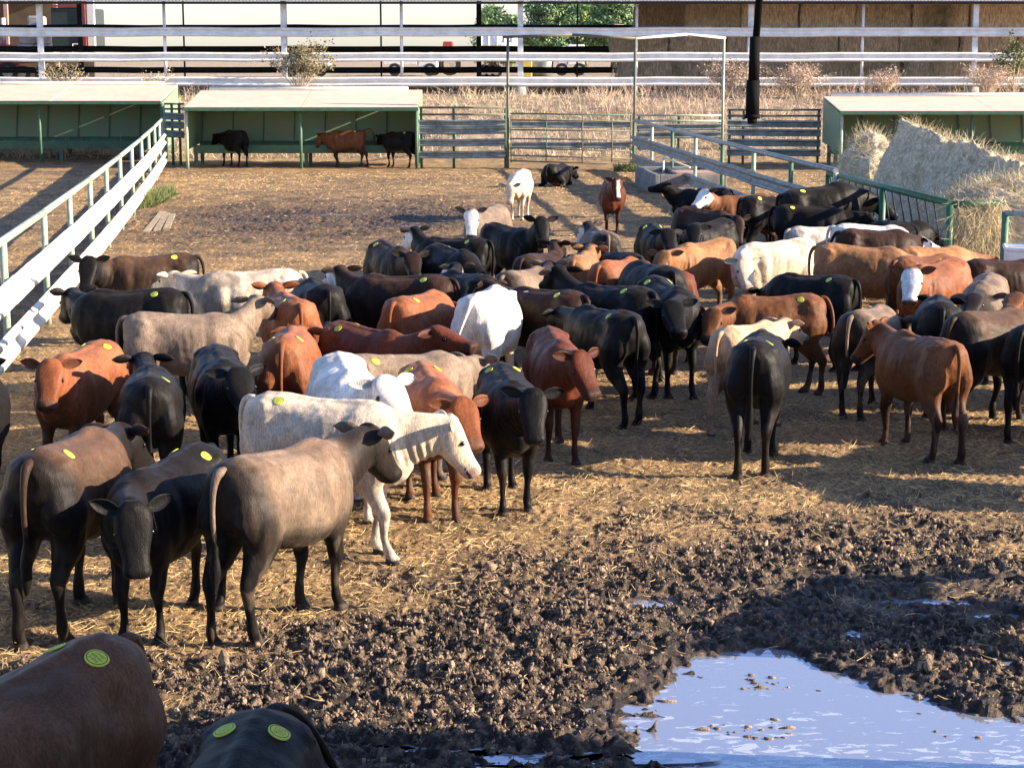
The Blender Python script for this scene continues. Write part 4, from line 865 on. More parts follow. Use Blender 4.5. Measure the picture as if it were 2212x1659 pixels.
def cow_mesh(name, coat, ny, ne, hy, hp, face, tail, vox, seed, lie=False, fat=1.0, stance=None, horn=False, spots=False):
    rng = random.Random(seed)
    V, Fc, I = cow_parts(ny, ne, hy, hp, rng, lie, fat, stance)
    me = bpy.data.meshes.new('tmp'); me.from_pydata(V, [], Fc)
    ob = bpy.data.objects.new('tmp', me); COL.objects.link(ob)
    m = ob.modifiers.new('r', 'REMESH'); m.mode = 'VOXEL'; m.voxel_size = vox
    m = ob.modifiers.new('s', 'SMOOTH'); m.factor = .5; m.iterations = 3 if vox > .015 else 5
    dg = bpy.context.evaluated_depsgraph_get()
    ev = ob.evaluated_get(dg); em = ev.to_mesh()
    n = len(em.vertices); co = np.empty(n*3, np.float32); em.vertices.foreach_get('co', co); co = co.reshape(-1, 3)
    nr = np.empty(n*3, np.float32); em.vertices.foreach_get('normal', nr); nr = nr.reshape(-1, 3)
    nl = len(em.loops); lv = np.empty(nl, np.int32); em.loops.foreach_get('vertex_index', lv)
    npo = len(em.polygons); ls = np.empty(npo, np.int32); em.polygons.foreach_get('loop_start', ls)
    lt = np.empty(npo, np.int32); em.polygons.foreach_get('loop_total', lt)
    ev.to_mesh_clear(); bpy.data.objects.remove(ob); bpy.data.meshes.remove(me)
    P, hd, side, up = I['P'], I['hd'], I['side'], I['up']
    # ---- muscle, hollows and folds pushed into the surface
    zz = co[:, 2]-I['dz']; sd = np.sign(co[:, 1])
    def gauss(cx, cz, rx, rz, a):
        return a*np.exp(-((co[:, 0]-cx)/rx)**2-((zz-cz)/rz)**2)*(np.abs(co[:, 1]) > .07)
    body_w = (np.linalg.norm(co-P, axis=1) > .42)
    dsp = gauss(-.33, 1.09, .09, .075, -.034)+gauss(-.20, .74, .07, .12, -.014)+gauss(.20, .98, .045, .20, -.016)+gauss(.33, .92, .08, .14, .016)
    dsp += gauss(-.50, .90, .10, .12, .014)+gauss(-.60, .78, .03, .16, -.012)+gauss(.45, .92, .04, .12, -.012)+gauss(-.41, .66, .035, .08, -.012)
    dsp += .0032*np.sin(co[:, 0]*68+zz*9)*np.clip(1-np.abs(co[:, 0]+.02)/.24, 0, 1)*np.clip(1-np.abs(zz-.95)/.22, 0, 1)
    dsp += (vnoise3(co*6.5+seed)-.5)*.016+(vnoise3(co*17+seed)-.5)*.006
    nkp = np.array(I['nk']); d2 = np.linalg.norm(co[:, None]-nkp[None, 3:], axis=2); kk = d2.argmin(1); dm = d2.min(1)
    tn = nrm(nkp[-1]-nkp[3]); along = (co-nkp[3])@tn
    dsp = dsp*np.clip(body_w+.35, 0, 1)+(dm < .24)*.0055*np.sin(along*95+vnoise3(co*5)*5)*np.clip((I['nk'][5][2]+.06-co[:, 2])/.12, 0, 1)*(along > -.05)*(along < .34)
    co = (co+nr*dsp[:, None]).astype(np.float32)
    # ---- coat colours: markings by body region, with a painted sheen for greyback
    base, pts_, back, muz = [np.array(c) for c in COATS[coat]]
    rel = co-P; t = rel@hd; rs = rel@side; ru = rel@up
    rad = np.sqrt(rs**2+(ru+.07)**2)
    head = (t > -.06) & (t < .56) & (rad < .21)
    ss = lambda a, b, x: np.clip((x-a)/(b-a), 0, 1)**2*(3-2*np.clip((x-a)/(b-a), 0, 1))
    z = co[:, 2]-I['dz']; n1 = vnoise3(co*3.1+seed*7.3); n2 = vnoise3(co*9.0+seed*3.1)
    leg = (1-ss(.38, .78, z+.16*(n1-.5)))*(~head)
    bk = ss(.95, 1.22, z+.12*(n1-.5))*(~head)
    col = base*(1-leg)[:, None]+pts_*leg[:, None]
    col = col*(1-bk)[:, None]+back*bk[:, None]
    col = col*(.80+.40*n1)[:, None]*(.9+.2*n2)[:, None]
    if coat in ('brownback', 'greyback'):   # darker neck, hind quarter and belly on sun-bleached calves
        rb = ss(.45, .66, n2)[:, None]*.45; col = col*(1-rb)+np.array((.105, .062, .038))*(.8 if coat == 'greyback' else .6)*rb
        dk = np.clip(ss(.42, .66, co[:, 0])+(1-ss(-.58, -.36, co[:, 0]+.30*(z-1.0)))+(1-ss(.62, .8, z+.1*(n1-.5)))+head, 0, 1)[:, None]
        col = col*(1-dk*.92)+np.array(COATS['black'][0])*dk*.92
    if spots:
        sp = ss(.60, .68, n1)*(~head); col = col*(1-.55*sp[:, None])
    dirt = ss(.50, .62, vnoise3(co*np.array([22, 22, 8])+seed))*np.clip(leg+.5*(1-ss(.55, .75, z)), 0, 1)*(~head)*.75
    dirt = np.maximum(dirt, (.05 if base.mean() < .03 else .25)*ss(.52, .70, vnoise3(co*7+seed*2.7))*(~head))[:, None]
    col = col*(1-dirt)+(np.array([.085, .064, .046])*(.30 if base.mean() < .06 else .8)+.3*col)*dirt
    mz = head*ss(.375, .41, t)
    if face == 'white':
        wf = head*ss(-.02, .03, t)*(1-.0*mz); w = np.array([.66, .62, .58])
        col = col*(1-wf[:, None])+w*wf[:, None]
        mz = head*ss(.43, .45, t)
    elif face == 'blaze':
        bz = head*ss(.0, .04, t)*(np.abs(rs) < .035+.012*n2)*(ru > -.10)
        col = col*(1-bz[:, None])+np.array([.66, .60, .55])*bz[:, None]
    elif face == 'pale':
        wf = head*ss(.28, .40, t)*.8; col = col*(1-wf[:, None])+np.array([.30, .25, .21])*wf[:, None]
    col = col*(1-mz[:, None])+muz*mz[:, None]
    hoof = (z < .052)*(1 if not lie else 0)
    col = np.where((hoof > 0)[:, None], np.array([.035, .028, .024]), col)
    nos = np.zeros(n)
    for sy in (-1, 1):
        e = P+hd*.470+side*sy*.050-up*.05; nos = np.maximum(nos, 1-ss(.012, .021, np.linalg.norm(co-e, axis=1)))
    for sy in (-1, 1):
        e = P+hd*.17+side*sy*.115-up*.06; er = 1-ss(.020, .034, np.linalg.norm(co-e, axis=1)); col = col*(1-er[:, None]*.75)
    mouth = head*(t > .36)*(np.abs(ru+.122) < .007)
    d = np.clip(nos+mouth, 0, 1)[:, None]; col = col*(1-d)+np.array([.012, .008, .008])*d
    VV = [co]; CC = [col]; LV = [lv]; LT = [lt]; nv = n
    def extra(v, f, c):
        nonlocal nv
        v = np.array(v, np.float32); VV.append(v)
        CC.append(np.array(c) if np.ndim(c) == 2 else np.tile(np.array(c), (len(v), 1)))
        LV.append(np.array([i+nv for q in f for i in q], np.int32)); LT.append(np.array([len(q) for q in f], np.int32)); nv += len(v)
    # ---- ears: cupped leaves
    ecol = base*.9 if face != 'white' or coat in ('black', 'brownback') else base*1.0
    inn = np.clip(base*.95+.010, 0, .5)
    droop = rng.uniform(-.28, .12)
    for sy in (-1, 1):
        bs = P+side*sy*.098-up*.055+hd*.01
        ed = nrm(side*sy+up*(droop+rng.uniform(-.12, .12))-hd*rng.uniform(.15, .45)); fw = nrm(hd*.40+up*.85-ed*np.dot(hd*.40+up*.85, ed)); eu = nrm(np.cross(ed, fw))*sy
        v, f = [], []; c = []
        NL, NW = 9, 7
        for layer in (0, 1):
            for i in range(NL):
                u = i/(NL-1); w = .052*(math.sin(math.pi*min(u*.92+.10, 1))**.7)*(1 if u < .98 else .2)
                for j in range(NW):
                    q = j/(NW-1)*2-1
                    cup = (.030*(q*q))*(1-.5*u)+(.008 if layer else 0)*(-1)
                    v.append(bs+ed*(.20*u)+eu*(q*w)+fw*(cup-.012))
                    c.append(inn*(.55+.45*q*q) if layer == 0 else ecol)
        for i in range(NL-1):
            for j in range(NW-1):
                a = i*NW+j; f.append((a, a+1, a+NW+1, a+NW)); b = a+NL*NW; f.append((b, b+NW, b+NW+1, b+1))
        L = NL*NW
        for i in range(NL-1):
            for j in (0, NW-1):
                a = i*NW+j; f.append((a, a+NW, a+NW+L, a+L))
        for j in range(NW-1):
            a = (NL-1)*NW+j; f.append((a, a+1, a+1+L, a+L))
        extra(v, f, np.array(c))
    # ---- tail with switch
    dz = I['dz']
    TP = {'hang': [(-.64, 0, 1.22), (-.71, 0, 1.21), (-.755, .005, 1.10), (-.76, .01, .92), (-.745, .01, .74), (-.74, .02, .56), (-.75, .02, .40)],
          'left': [(-.64, 0, 1.22), (-.71, .01, 1.21), (-.77, .05, 1.08), (-.78, .12, .90), (-.75, .18, .72), (-.74, .22, .56), (-.77, .26, .42)],
          'right': [(-.64, 0, 1.22), (-.71, -.01, 1.21), (-.77, -.05, 1.08), (-.78, -.12, .90), (-.75, -.18, .72), (-.74, -.22, .56), (-.77, -.26, .42)],
          'swing': [(-.60, 0, 1.21), (-.69, .03, 1.215), (-.76, .11, 1.15), (-.79, .20, 1.0), (-.80, .27, .82), (-.79, .33, .64), (-.78, .37, .46)],
          'up': [(-.62, 0, 1.22), (-.72, 0, 1.27), (-.84, 0, 1.32), (-.95, .0, 1.25), (-1.00, 0, 1.08), (-1.01, 0, .92), (-1.0, 0, .74)]}[tail]
    a, b = smooth_path([(x, y, zz+dz*(1 if zz > .9 else .4)) for x, y, zz in TP], [(.034, .030), (.032, .028), (.022, .022), (.018, .018), (.020, .020), (.040, .036), (.012, .012)], 26)
    b = [q*(1+rng.uniform(-.16, .16)) if i > 14 else q for i, q in enumerate(b)]
    v, f = [], []; loft(v, f, sweep_rings(a, b, X_+Y_*.3), 8)
    c = [pts_*.9 if i//8 > 15 else base*.95 for i in range(len(v))]
    extra(v, f, np.array(c))
    if horn:
        for sy in (-1, 1):
            h0 = P+side*sy*.07-up*.035+hd*.005
            a, b = smooth_path([h0, h0+side*sy*.05+up*.02, h0+side*sy*.08+up*.07+hd*.02], [(.020, .020), (.014, .014), (.004, .004)], 8)
            v, f = [], []; loft(v, f, sweep_rings(a, b, hd), 8); extra(v, f, (.35, .29, .21))
    VV = np.concatenate(VV); CC = np.concatenate(CC); LV = np.concatenate(LV); LT = np.concatenate(LT)
    me = bpy.data.meshes.new('body'); me.vertices.add(len(VV)); me.vertices.foreach_set('co', VV.astype(np.float32).ravel())
    me.loops.add(len(LV)); me.loops.foreach_set('vertex_index', LV)
    me.polygons.add(len(LT)); me.polygons.foreach_set('loop_start', np.concatenate([[0], np.cumsum(LT)[:-1]]).astype(np.int32)); me.polygons.foreach_set('loop_total', LT)
    me.polygons.foreach_set('use_smooth', np.ones(len(LT), bool))
    me.update(calc_edges=True); me.validate()
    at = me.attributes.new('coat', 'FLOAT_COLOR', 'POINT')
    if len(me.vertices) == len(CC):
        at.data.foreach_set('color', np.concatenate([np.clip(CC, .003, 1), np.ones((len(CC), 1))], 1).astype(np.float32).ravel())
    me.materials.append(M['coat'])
    I['co'] = co
    return me, I

def build_cow(key, spec, name='calf'):
    x, y, h, s, ny, ne, hy, hp = FIT[key]
    coat, label = spec['c'], spec['l']
    lie = spec.get('lie', False)
    dist = y
    vox = .0145 if dist < 19 else (.018 if dist < 32 else .025)
    r = math.radians
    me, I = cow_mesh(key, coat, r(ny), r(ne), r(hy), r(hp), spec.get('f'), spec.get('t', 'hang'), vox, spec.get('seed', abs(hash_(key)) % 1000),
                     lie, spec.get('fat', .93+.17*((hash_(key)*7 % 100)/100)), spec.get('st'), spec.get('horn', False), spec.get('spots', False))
    root = bpy.data.objects.new(name, None); COL.objects.link(root); root.empty_display_size = .2
    root.location = (x, y, ground_z(x, y)-.015); root.rotation_euler = (0, 0, r(h)); root.scale = (s, s, s)
    if spec.get('tilt'):
        root.rotation_euler = (Matrix.Rotation(r(h), 3, 'Z') @ Matrix.Rotation(-r(spec['tilt']), 3, 'Y')).to_euler(); root.location.z += .6*s*math.sin(r(spec['tilt']))
    root['label'] = label; root['category'] = 'calf'; root['group'] = 'cattle standing in the feedlot pen' if not lie else 'cattle lying in the feedlot pen'
    body = bpy.data.objects.new('body', me); COL.objects.link(body); body.parent = root
    P, hd, side, up = I['P'], I['hd'], I['side'], I['up']
    if dist < 45:
        for sy in (-1, 1):
            e = P+hd*.17+side*sy*.119-up*.06
            b = bmesh.new(); bmesh.ops.create_uvsphere(b, u_segments=12, v_segments=8, radius=.0185)
            em = bpy.data.meshes.new('eye'); b.to_mesh(em); b.free(); em.materials.append(M['eye'])
            for p in em.polygons: p.use_smooth = True
            o = bpy.data.objects.new('eye', em); COL.objects.link(o); o.location = Vector(e); o.parent = root
    if spec.get('tag', True) and not lie:
        co = I['co']
        for sy in spec.get('tags', (-1, 1)):
            tx, ty = -.36, sy*spec.get('ty', .135)
            make_tag(root, co, tx, ty, dist, spec.get('tsz', .043))
    return root

def make_tag(root, co, tx, ty, dist, rad):
    """round yellow sale sticker glued on the loin, bent over the hide"""
    near = co[(np.abs(co[:, 0]-tx) < .12) & (np.abs(co[:, 1]-ty) < .12) & (co[:, 2] > .9)]
    if len(near) < 20: return
    def zt(x, y):
        d = (near[:, 0]-x)**2+(near[:, 1]-y)**2
        k = np.argsort(d)[:6]; w = 1/(d[k]+1e-5); return float((near[k, 2]*w).sum()/w.sum())
    e = .03; zx = (zt(tx+e, ty)-zt(tx-e, ty))/(2*e); zy = (zt(tx, ty+e)-zt(tx, ty-e))/(2*e)
    nn = nrm(np.array([-zx, -zy, 1.])); c = np.array([tx, ty, zt(tx, ty)])+nn*.0055
    u = nrm(X_-nn*nn[0]); v = np.cross(nn, u)
    sg = 28
    vs = [c+nn*.0015]; fs = []
    for i in range(sg):
        a = 2*math.pi*i/sg; rr = rad*(1+.03*math.sin(3*a+tx*50+ty*9))
        vs.append(c+u*math.cos(a)*rr+v*math.sin(a)*rr-nn*.002)
    for i in range(sg):
        a = 2*math.pi*i/sg; vs.append(c+u*math.cos(a)*rad+v*math.sin(a)*rad-nn*.007)
    for i in range(sg):
        j = (i+1) % sg; fs.append((0, 1+i, 1+j)); fs.append((1+i, 1+sg+i, 1+sg+j, 1+j))
    me = bpy.data.meshes.new('sale_sticker'); me.from_pydata([tuple(p) for p in vs], [], fs); me.materials.append(M['sticker'])
    o = bpy.data.objects.new('sale_sticker', me); COL.objects.link(o); o.parent = root
    if dist < 21:   # printed ring and lines of small figures
        vs, fs = [], []
        def quad(x0, y0, x1, y1):
            k = len(vs)
            for (a, b) in ((x0, y0), (x1, y0), (x1, y1), (x0, y1)):
                r2 = (a*a+b*b)/rad**2
                vs.append(tuple(c+u*b+v*(-a)+nn*(.0032-.0035*r2)))
            fs.append((k, k+1, k+2, k+3))
        rg = random.Random(int(abs(ty)*1000+tx*100+dist*37))
        for i in range(36):
            a0, a1 = 2*math.pi*i/36, 2*math.pi*(i+1)/36; k = len(vs)
            for (a, q) in ((a0, .80), (a1, .80), (a1, .87), (a0, .87)):
                vs.append(tuple(c+u*math.cos(a)*rad*q+v*math.sin(a)*rad*q+nn*(.0032-.0035*q*q)))
            fs.append((k, k+1, k+2, k+3))
        for row, (yy, wd) in enumerate(((.38, .42), (.02, .58), (-.36, .46))):
            xx = -wd
            while xx < wd:
                w = rg.uniform(.10, .17)
                quad(xx*rad, (yy-.11)*rad, (xx+w*.35)*rad, (yy+.11)*rad)
                if rg.random() < .7: quad((xx+w*.35)*rad, (yy+.06)*rad, (xx+w)*rad, (yy+.11)*rad)
                if rg.random() < .6: quad((xx+w*.35)*rad, (yy-.11)*rad, (xx+w)*rad, (yy-.06)*rad)
                xx += w+.07
        me = bpy.data.meshes.new('printed_marks'); me.from_pydata(vs, [], fs); me.materials.append(M['ink'])
        q = bpy.data.objects.new('printed_marks', me); COL.objects.link(q); q.parent = o
FIT = {
'A1':(-2.11,7.46,239,1.05,-0,28,-0,42),
'A2':(-1.03,6.41,266,1.06,-0,28,-0,42),
'A3':(-3.02,12.40,81,1.04,3,13,-12,44),
'A4':(-2.35,12.23,250,0.94,33,14,39,72),
'A5':(-1.56,12.30,61,1.00,-11,24,-8,55),
'A6':(-1.42,14.11,342,1.00,20,11,34,64),
'A7':(-1.39,15.29,282,1.05,24,31,16,31),
'A8':(-0.70,15.60,283,0.95,11,18,9,46),
'A8b':(0.43,17.77,278,0.94,10,23,24,55),
'A9':(-0.03,15.77,279,0.92,8,26,-4,59),
'A10':(-0.96,16.70,22,0.94,42,11,42,42),
'A11':(-1.41,18.23,316,0.95,15,37,19,18),
'A12':(-2.14,17.60,91,1.00,-1,14,-1,42),
'A13':(-2.47,20.34,107,0.99,0,28,0,42),
'A14':(-2.28,21.50,107,1.00,-9,2,-9,50),
'A15':(-1.03,20.65,66,0.97,29,-0,29,42),
'A16':(-1.35,21.94,162,1.01,-31,32,-39,31),
'A17':(-0.26,20.22,77,1.05,-2,9,-2,45),
'A18':(-0.57,22.54,119,0.98,-35,27,2,33),
'A19':(-0.88,27.20,148,0.95,-25,38,-21,44),
'B19':(-1.68,25.96,293,0.97,-6,24,-13,34),
'C19':(-0.81,25.50,300,0.97,10,-20,10,60),
'A20':(0.00,28.74,308,0.97,-8,50,-26,58),
'A21':(-0.44,32.16,247,0.97,14,29,26,70),
'A22':(0.18,43.29,261,0.91,-10,-7,-0,81),
'A24':(2.14,39.64,267,0.93,15,35,20,78),
'A25':(1.34,28.19,98,0.97,4,29,16,48),
'A26':(2.27,28.76,279,0.96,-8,32,-5,35),
'A27':(3.12,29.65,230,0.96,40,28,36,41),
'A28':(3.35,31.91,313,0.96,-27,17,-40,71),
'A29':(4.35,35.29,195,0.95,23,44,26,42),
'B31':(5.22,33.99,17,0.98,-0,-10,-0,50),
'A31':(6.53,37.87,19,0.98,-0,-20,-0,50),
'A32':(5.25,32.37,354,0.98,1,13,1,45),
'A35':(6.33,29.96,26,0.94,-0,-25,-0,50),
'A36':(4.96,29.85,26,0.88,-0,-20,-0,50),
'A37':(5.70,29.17,357,0.95,-0,-20,-0,50),
'A38':(5.61,28.28,10,0.96,44,9,19,25),
'A39':(4.86,25.39,347,1.00,-0,0,-0,50),
'A40':(3.71,26.31,207,0.98,55,7,77,59),
'A41':(2.72,26.53,225,0.96,11,18,21,37),
'A42':(1.41,25.73,123,0.91,-18,29,-18,45),
'A43':(1.71,22.76,108,1.05,-0,-10,-0,50),
'A44':(0.43,25.36,62,0.93,30,38,5,34),
'A45':(0.93,24.78,79,0.97,-0,28,-0,42),
'A46':(1.42,24.22,62,0.96,31,11,31,45),
'A47':(1.11,21.04,132,1.01,-4,43,-18,31),
'A48':(0.35,21.07,135,0.97,-0,28,-0,42),
'A49':(0.18,23.32,62,0.94,14,26,14,45),
'A50':(0.96,19.56,118,0.96,-4,13,-4,45),
'A51':(1.80,21.11,285,1.02,-32,17,-7,34),
'A52':(2.05,23.63,97,0.92,18,5,18,45),
'A53':(2.94,20.96,183,0.92,54,14,70,43),
'A54':(3.70,22.84,140,0.93,-37,-4,-37,50),
'A55':(2.47,18.94,53,0.90,9,19,-6,32),
'A56':(2.34,17.32,78,1.00,-9,7,-9,50),
'A57':(3.98,17.84,109,0.94,2,25,37,60),
'A58':(3.90,19.95,60,0.92,2,0,2,50),
'A59':(5.36,23.41,228,1.00,25,27,25,52),
'A60':(5.55,24.66,38,0.96,-0,-10,-0,50),
'A61':(5.98,26.03,21,0.94,-0,5,-0,50),
'A62':(6.58,24.52,17,0.93,-0,28,-0,42),
'A63':(4.71,20.22,80,0.97,-7,14,-7,40),
'A64':(5.69,22.13,248,0.96,1,18,-1,23),
'A65':(5.03,19.22,41,0.98,-0,10,-0,45),
'A66':(5.43,18.68,55,0.95,-0,10,-0,45),
'A67':(5.95,20.51,226,0.92,10,49,18,15),
'A68':(-4.25,15.22,96,1.01,14,19,14,45),
'A69':(-4.00,16.85,257,0.95,20,30,16,50),
'A70':(-3.09,15.59,100,0.97,10,26,10,35),
'A71':(-2.63,16.52,285,0.96,6,27,9,42),
'A72':(-3.41,19.24,10,0.95,37,45,61,25),
'A73':(-4.35,20.79,173,0.99,-49,20,-52,49),
'A74':(-4.86,24.57,193,0.97,48,28,75,56),
'A75':(-3.25,22.48,189,1.00,-36,23,-58,24),
'A76':(-9.42,63.19,129,0.98,14,8,14,60),
'A77':(-5.62,62.95,173,0.98,-22,11,-22,71),
'A78':(-3.80,62.66,144,0.96,-18,10,-18,60),
}
HERD = {
 'A1': dict(c='warmbrown', ty=.12, l='reddish brown calf cut off by the bottom left corner', tsz=.052, fat=1.12),
 'A2': dict(c='black', ty=.10, l='black calf at the bottom edge, swinging its tail to the right', t='swing', fat=1.05),
 'A3': dict(c='brownback', l='brown backed calf with a bright sticker at the left edge, facing away', st=(.02, -.06, .05, -.08)),
 'A4': dict(c='black', l='black calf lowering its face to the ground between two others at front left', st=(.05, -.05, .0, .05)),
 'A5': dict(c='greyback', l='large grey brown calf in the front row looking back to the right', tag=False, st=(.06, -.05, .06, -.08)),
 'A6': dict(c='cream', l='large cream calf standing behind the grey brown one, head low to the right', st=(.15, -.06, 0, 0), tags=(1, -1)),
 'A7': dict(c='white', l='white calf turning its head right, just behind the large cream one', tag=False),
 'A8': dict(c='red', l='reddish calf with head lowered between the white calf and a black one', tag=True),
 'A8b': dict(c='darkred', l='red calf with pink rimmed ears turning its head right, left of the long black one', tag=False),
 'A9': dict(c='black', l='black calf facing the camera at the centre with one ear raised', st=(.05, -.05, 0, 0)),
 'A10': dict(c='taupe', l='grey brown calf mostly hidden behind the white and reddish calves'),
 'A11': dict(c='darkred', l='dark red calf stretching its neck right toward the white rump'),
 'A12': dict(c='red', l='red calf seen from behind with two stickers, left of the white calf'),
 'A13': dict(c='red', l='red calf seen from behind, beside the pale grey brown one at left'),
 'A14': dict(c='black', l='black calf seen from behind, between the cream and the long dark brown calf', tag=False),
 'A15': dict(c='red', l='red calf seen from behind in front of the long dark brown calf', tags=(-1,)),
 'A16': dict(c='darkbrown', l='long dark brown calf with pale face looking left in the upper middle', f='white'),
 'A17': dict(c='white', l='white calf with broad sunlit rump at the centre of the herd', t='left', tag=False, fat=1.1),
 'A18': dict(c='black', l='small white faced calf peeking out above the dark brown back', f='white', tag=False),
 'A19': dict(c='black', l='black calf with white face looking away left behind the group', f='white', tags=(1,)),
 'B19': dict(c='darkbrown', l='blackish brown calf with lowered head, leftmost of the group behind', tags=(-1,)),
 'C19': dict(c='black', l='black calf with one sticker, between two other dark calves in the upper middle', tags=(1,)),
 'A20': dict(c='black', l='black calf with wide ears facing the camera behind the herd', tag=False),
 'A21': dict(c='taupe', f='white', l='white faced grey calf with black ears looking at the camera', tag=False),
 'A22': dict(c='cream', l='cream calf standing alone far back near the gate', tag=False),
 'A24': dict(c='darkred', f='blaze', l='red calf with white blaze walking toward the camera', tag=False),
 'A25': dict(c='greyback', f='white', l='small black calf with white face standing alone left of the dark group', tag=False),
 'A26': dict(c='black', l='black calf with its head turned right, in front of the water trough'),
 'A27': dict(c='black', l='black calf with wide ears and a sticker, beside the brown one near the trough', tags=(-1,)),
 'A28': dict(c='darkbrown', l='dark brown calf lowering its head near the trough', tag=False),
 'A29': dict(c='brown', f='white', l='brown calf with white face standing below the trough', tag=False),
 'B31': dict(c='black', l='black calf standing beside the fence with its rump toward the trough'),
 'A31': dict(tilt=9, c='black', l='black calf highest in the photo at the left end of the hay feeder'),
 'A32': dict(c='black', l='long black calf with two stickers eating at the green feed rail'),
 'A35': dict(c='black', l='black calf with its head through the slanted bars of the feed rail', tag=False),
 'A36': dict(c='grey', l='light grey calf behind the large cream bull calf', tag=False),
 'A37': dict(c='white', l='pale white backed calf near the feeder with one sticker', tags=(1,)),
 'A38': dict(c='darkbrown', f='white', l='dark brown calf with white face and tail lifted, by the feeder', tag=False, t='left'),
 'A39': dict(c='tan', l='orange tan calf facing right below the feeder', tags=(1,)),
 'A40': dict(c='cream', l='cream bull calf with heavy head looking down at right centre', tag=False, fat=1.1, horn=False),
 'A41': dict(c='tan', l='tan calf turning away left beside the cream bull calf', tag=False),
 'A42': dict(c='black', l='black calf with a white ear spot behind the bright red calf', tag=False),
 'A43': dict(c='black', l='black back seen between the bright red calf and the red rump', tag=False),
 'A44': dict(c='darkbrown', l='dark brown calf mostly hidden right of the black wide eared calf', tag=False, f='pale'),
 'A45': dict(c='tan', l='tan rump lit by the sun between black ears in the middle', tag=False),
 'A46': dict(c='red', l='bright red calf seen from behind with one large sticker', tags=(1,)),
 'A47': dict(c='black', l='long black calf with raised head in the very middle of the herd'),
 'A48': dict(c='darkbrown', l='blackish brown calf right of the broad white rump', tags=(1,)),
 'A49': dict(c='greyback', l='grey black calf with one sticker above the broad white rump', tags=(1,)),
 'A50': dict(c='black', l='black calf seen from behind with a grey tail, right of the white rump', st=(.05, -.08, .0, -.12)),
 'A51': dict(c='black', l='black calf walking toward the camera right of the centre', st=(-.05, .09, 0, 0)),
 'A52': dict(c='darkred', l='dark red rump with a sunlit right side in the middle', tag=False),
 'A53': dict(c='brown', l='reddish brown calf with lowered head facing left at right centre', t='left', tags=(1,)),
 'A54': dict(c='black', l='black calf with sunlit pale rump below the cream bull calf', tags=(1,)),
 'A55': dict(c='paletan', l='thin pale tan calf standing beside the black one with two stickers', tag=False),
 'A56': dict(c='black', l='black calf seen from behind with two bright stickers at right centre', ty=.12, st=(0, .05, .07, -.05)),
 'A57': dict(c='brown', l='brown calf standing apart at the right with its head to the left', tag=False, st=(0, .05, -.08, .08)),
 'A58': dict(c='greyback', l='grey backed black calf behind the head of the brown calf at right', tag=False),
 'A59': dict(c='red', f='white', l='red calf with a broad white face at the right', tags=(-1,)),
 'A60': dict(c='brown', l='tan brown calf seen from behind, just behind the white faced red calf', tags=(1,)),
 'A61': dict(c='tan', l='orange tan calf nearest the corner post of the hay feeder', tags=(1,)),
 'A62': dict(c='darkbrown', l='dark brown calf at the right edge below the feed tub', tag=False),
 'A63': dict(c='black', l='small black calf seen from behind under the white faced red calf', tags=(-1,)),
 'A64': dict(c='greyback', l='dark calf with pale ears facing the camera near the right edge', tag=False),
 'A65': dict(c='brownback', l='brown backed black calf near the right edge behind the brown calf', tags=(1,)),
 'A66': dict(c='black', l='black calf cut off by the right edge of the picture', tag=True),
 'A67': dict(c='brown', l='brown head with pale ear at the right edge above the black calf', tag=False),
 'A68': dict(c='black', l='black calf cut off by the left edge beside the white rail', tag=False),
 'A69': dict(c='red', l='orange red calf facing the camera at the left'),
 'A70': dict(c='black', l='black calf seen from behind with a long tail beside the orange red calf', tags=(-1,)),
 'A71': dict(c='black', l='black calf facing the camera with lowered head left of centre', tag=False),
 'A72': dict(c='taupe', l='pale grey brown calf with dark raised head at the left', tags=(1,)),
 'A73': dict(c='black', l='long black calf facing left close to the white guard rail', tags=(1,)),
 'A74': dict(c='brownback', l='dark brown calf farthest back beside the left fence', tags=(1,)),
 'A75': dict(c='cream', l='white and cream calf facing left behind the long black one', tag=False, spots=True),
 'A76': dict(c='black', l='black calf eating at the left part of the middle feed bunk', tag=False),
 'A77': dict(c='brown', l='red brown calf with lifted tail at the middle feed bunk', t='up', tags=(1,)),
 'A78': dict(c='black', l='black calf at the right end of the middle feed bunk', tags=(1,)),
}
FIT['A31'] = (5.66, 33.0, 20, 1.16, 0, -10, 0, 50); FIT['B31'] = (4.85, 34.6, 25, .98, 0, -10, 0, 50)
FIT['A68'] = (FIT['A68'][0]-.30,)+tuple(FIT['A68'][1:])
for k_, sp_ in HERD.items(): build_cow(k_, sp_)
# two calves lying down far back
FIT['L1'] = (1.32, 54.0, 62, .95, 0, 10, 0, 40); FIT['L2'] = (4.45, 43.6, 172, 1.0, 20, 48, 10, 15)
build_cow('L1', dict(c='black', l='black calf lying down in front of the pipe gate', lie=True))
build_cow('L2', dict(c='black', l='black calf lying with raised head below the water trough', lie=True))
# calves just outside the right edge, whose shadows reach into the picture
for i, (x, y, h) in enumerate(((4.95, 12.15, 62), (6.0, 15.9, 120), (6.6, 17.3, 60), (7.0, 18.3, 110), (7.4, 20.4, 70))):
    k_ = 'S%d' % i; FIT[k_] = (x, y, h, 1, 10, 10, 10, 50)
    build_cow(k_, dict(c=('black', 'brown', 'black', 'darkred', 'black')[i], l=('black calf outside the right edge nearest the puddle', 'brown calf outside the right edge behind the nearest one', 'black calf outside the right edge, third from the puddle', 'dark red calf outside the right edge, fourth from the puddle', 'black calf outside the right edge, farthest from the puddle')[i]))
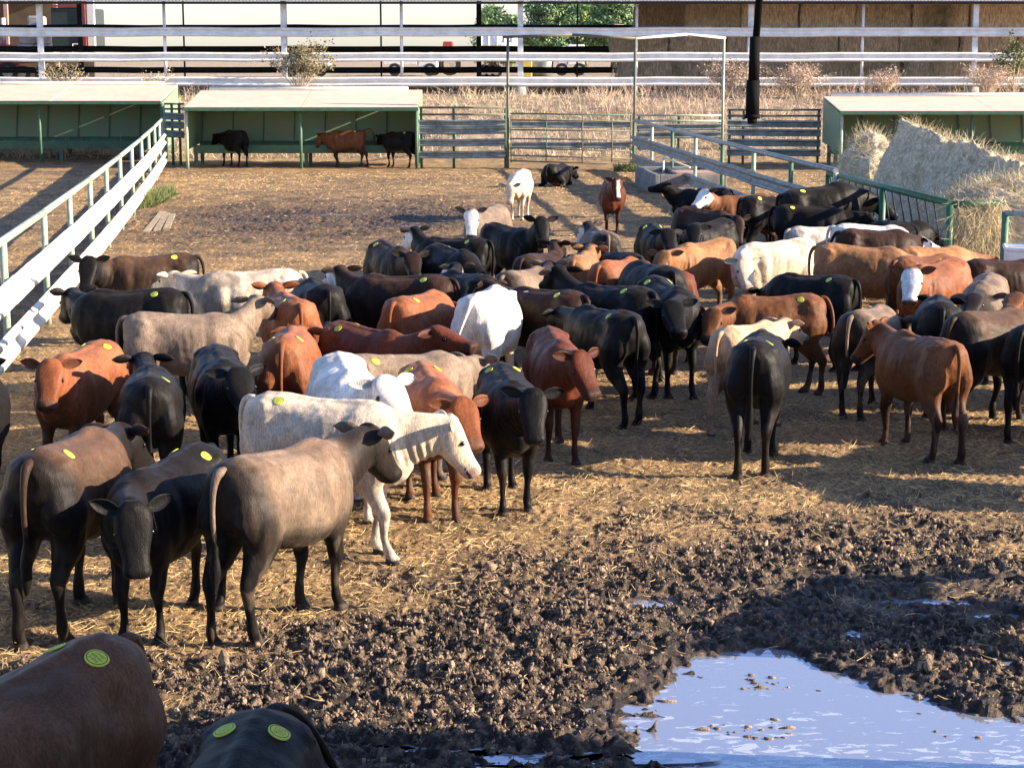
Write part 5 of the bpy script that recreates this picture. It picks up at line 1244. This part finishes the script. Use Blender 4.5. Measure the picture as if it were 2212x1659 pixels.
# unseen boarded wall, added outside the right edge only to shade the near mud
ch = thing('shade_wall', 'unseen tall boarded wall added outside the right edge to shade the near mud', 'wall', (3.7, 7.2, 0))
for k in range(9): MB().box((3.62, 7.0, .24+k*.44), (.05, 5.6, .437)).build('board', 'tank_tan', ch)
for y in (4.3, 6.1, 7.9, 9.7): MB().box((3.72, y, 1.95), (.12, .12, 4.1)).build('post', 'dark_wall', ch)
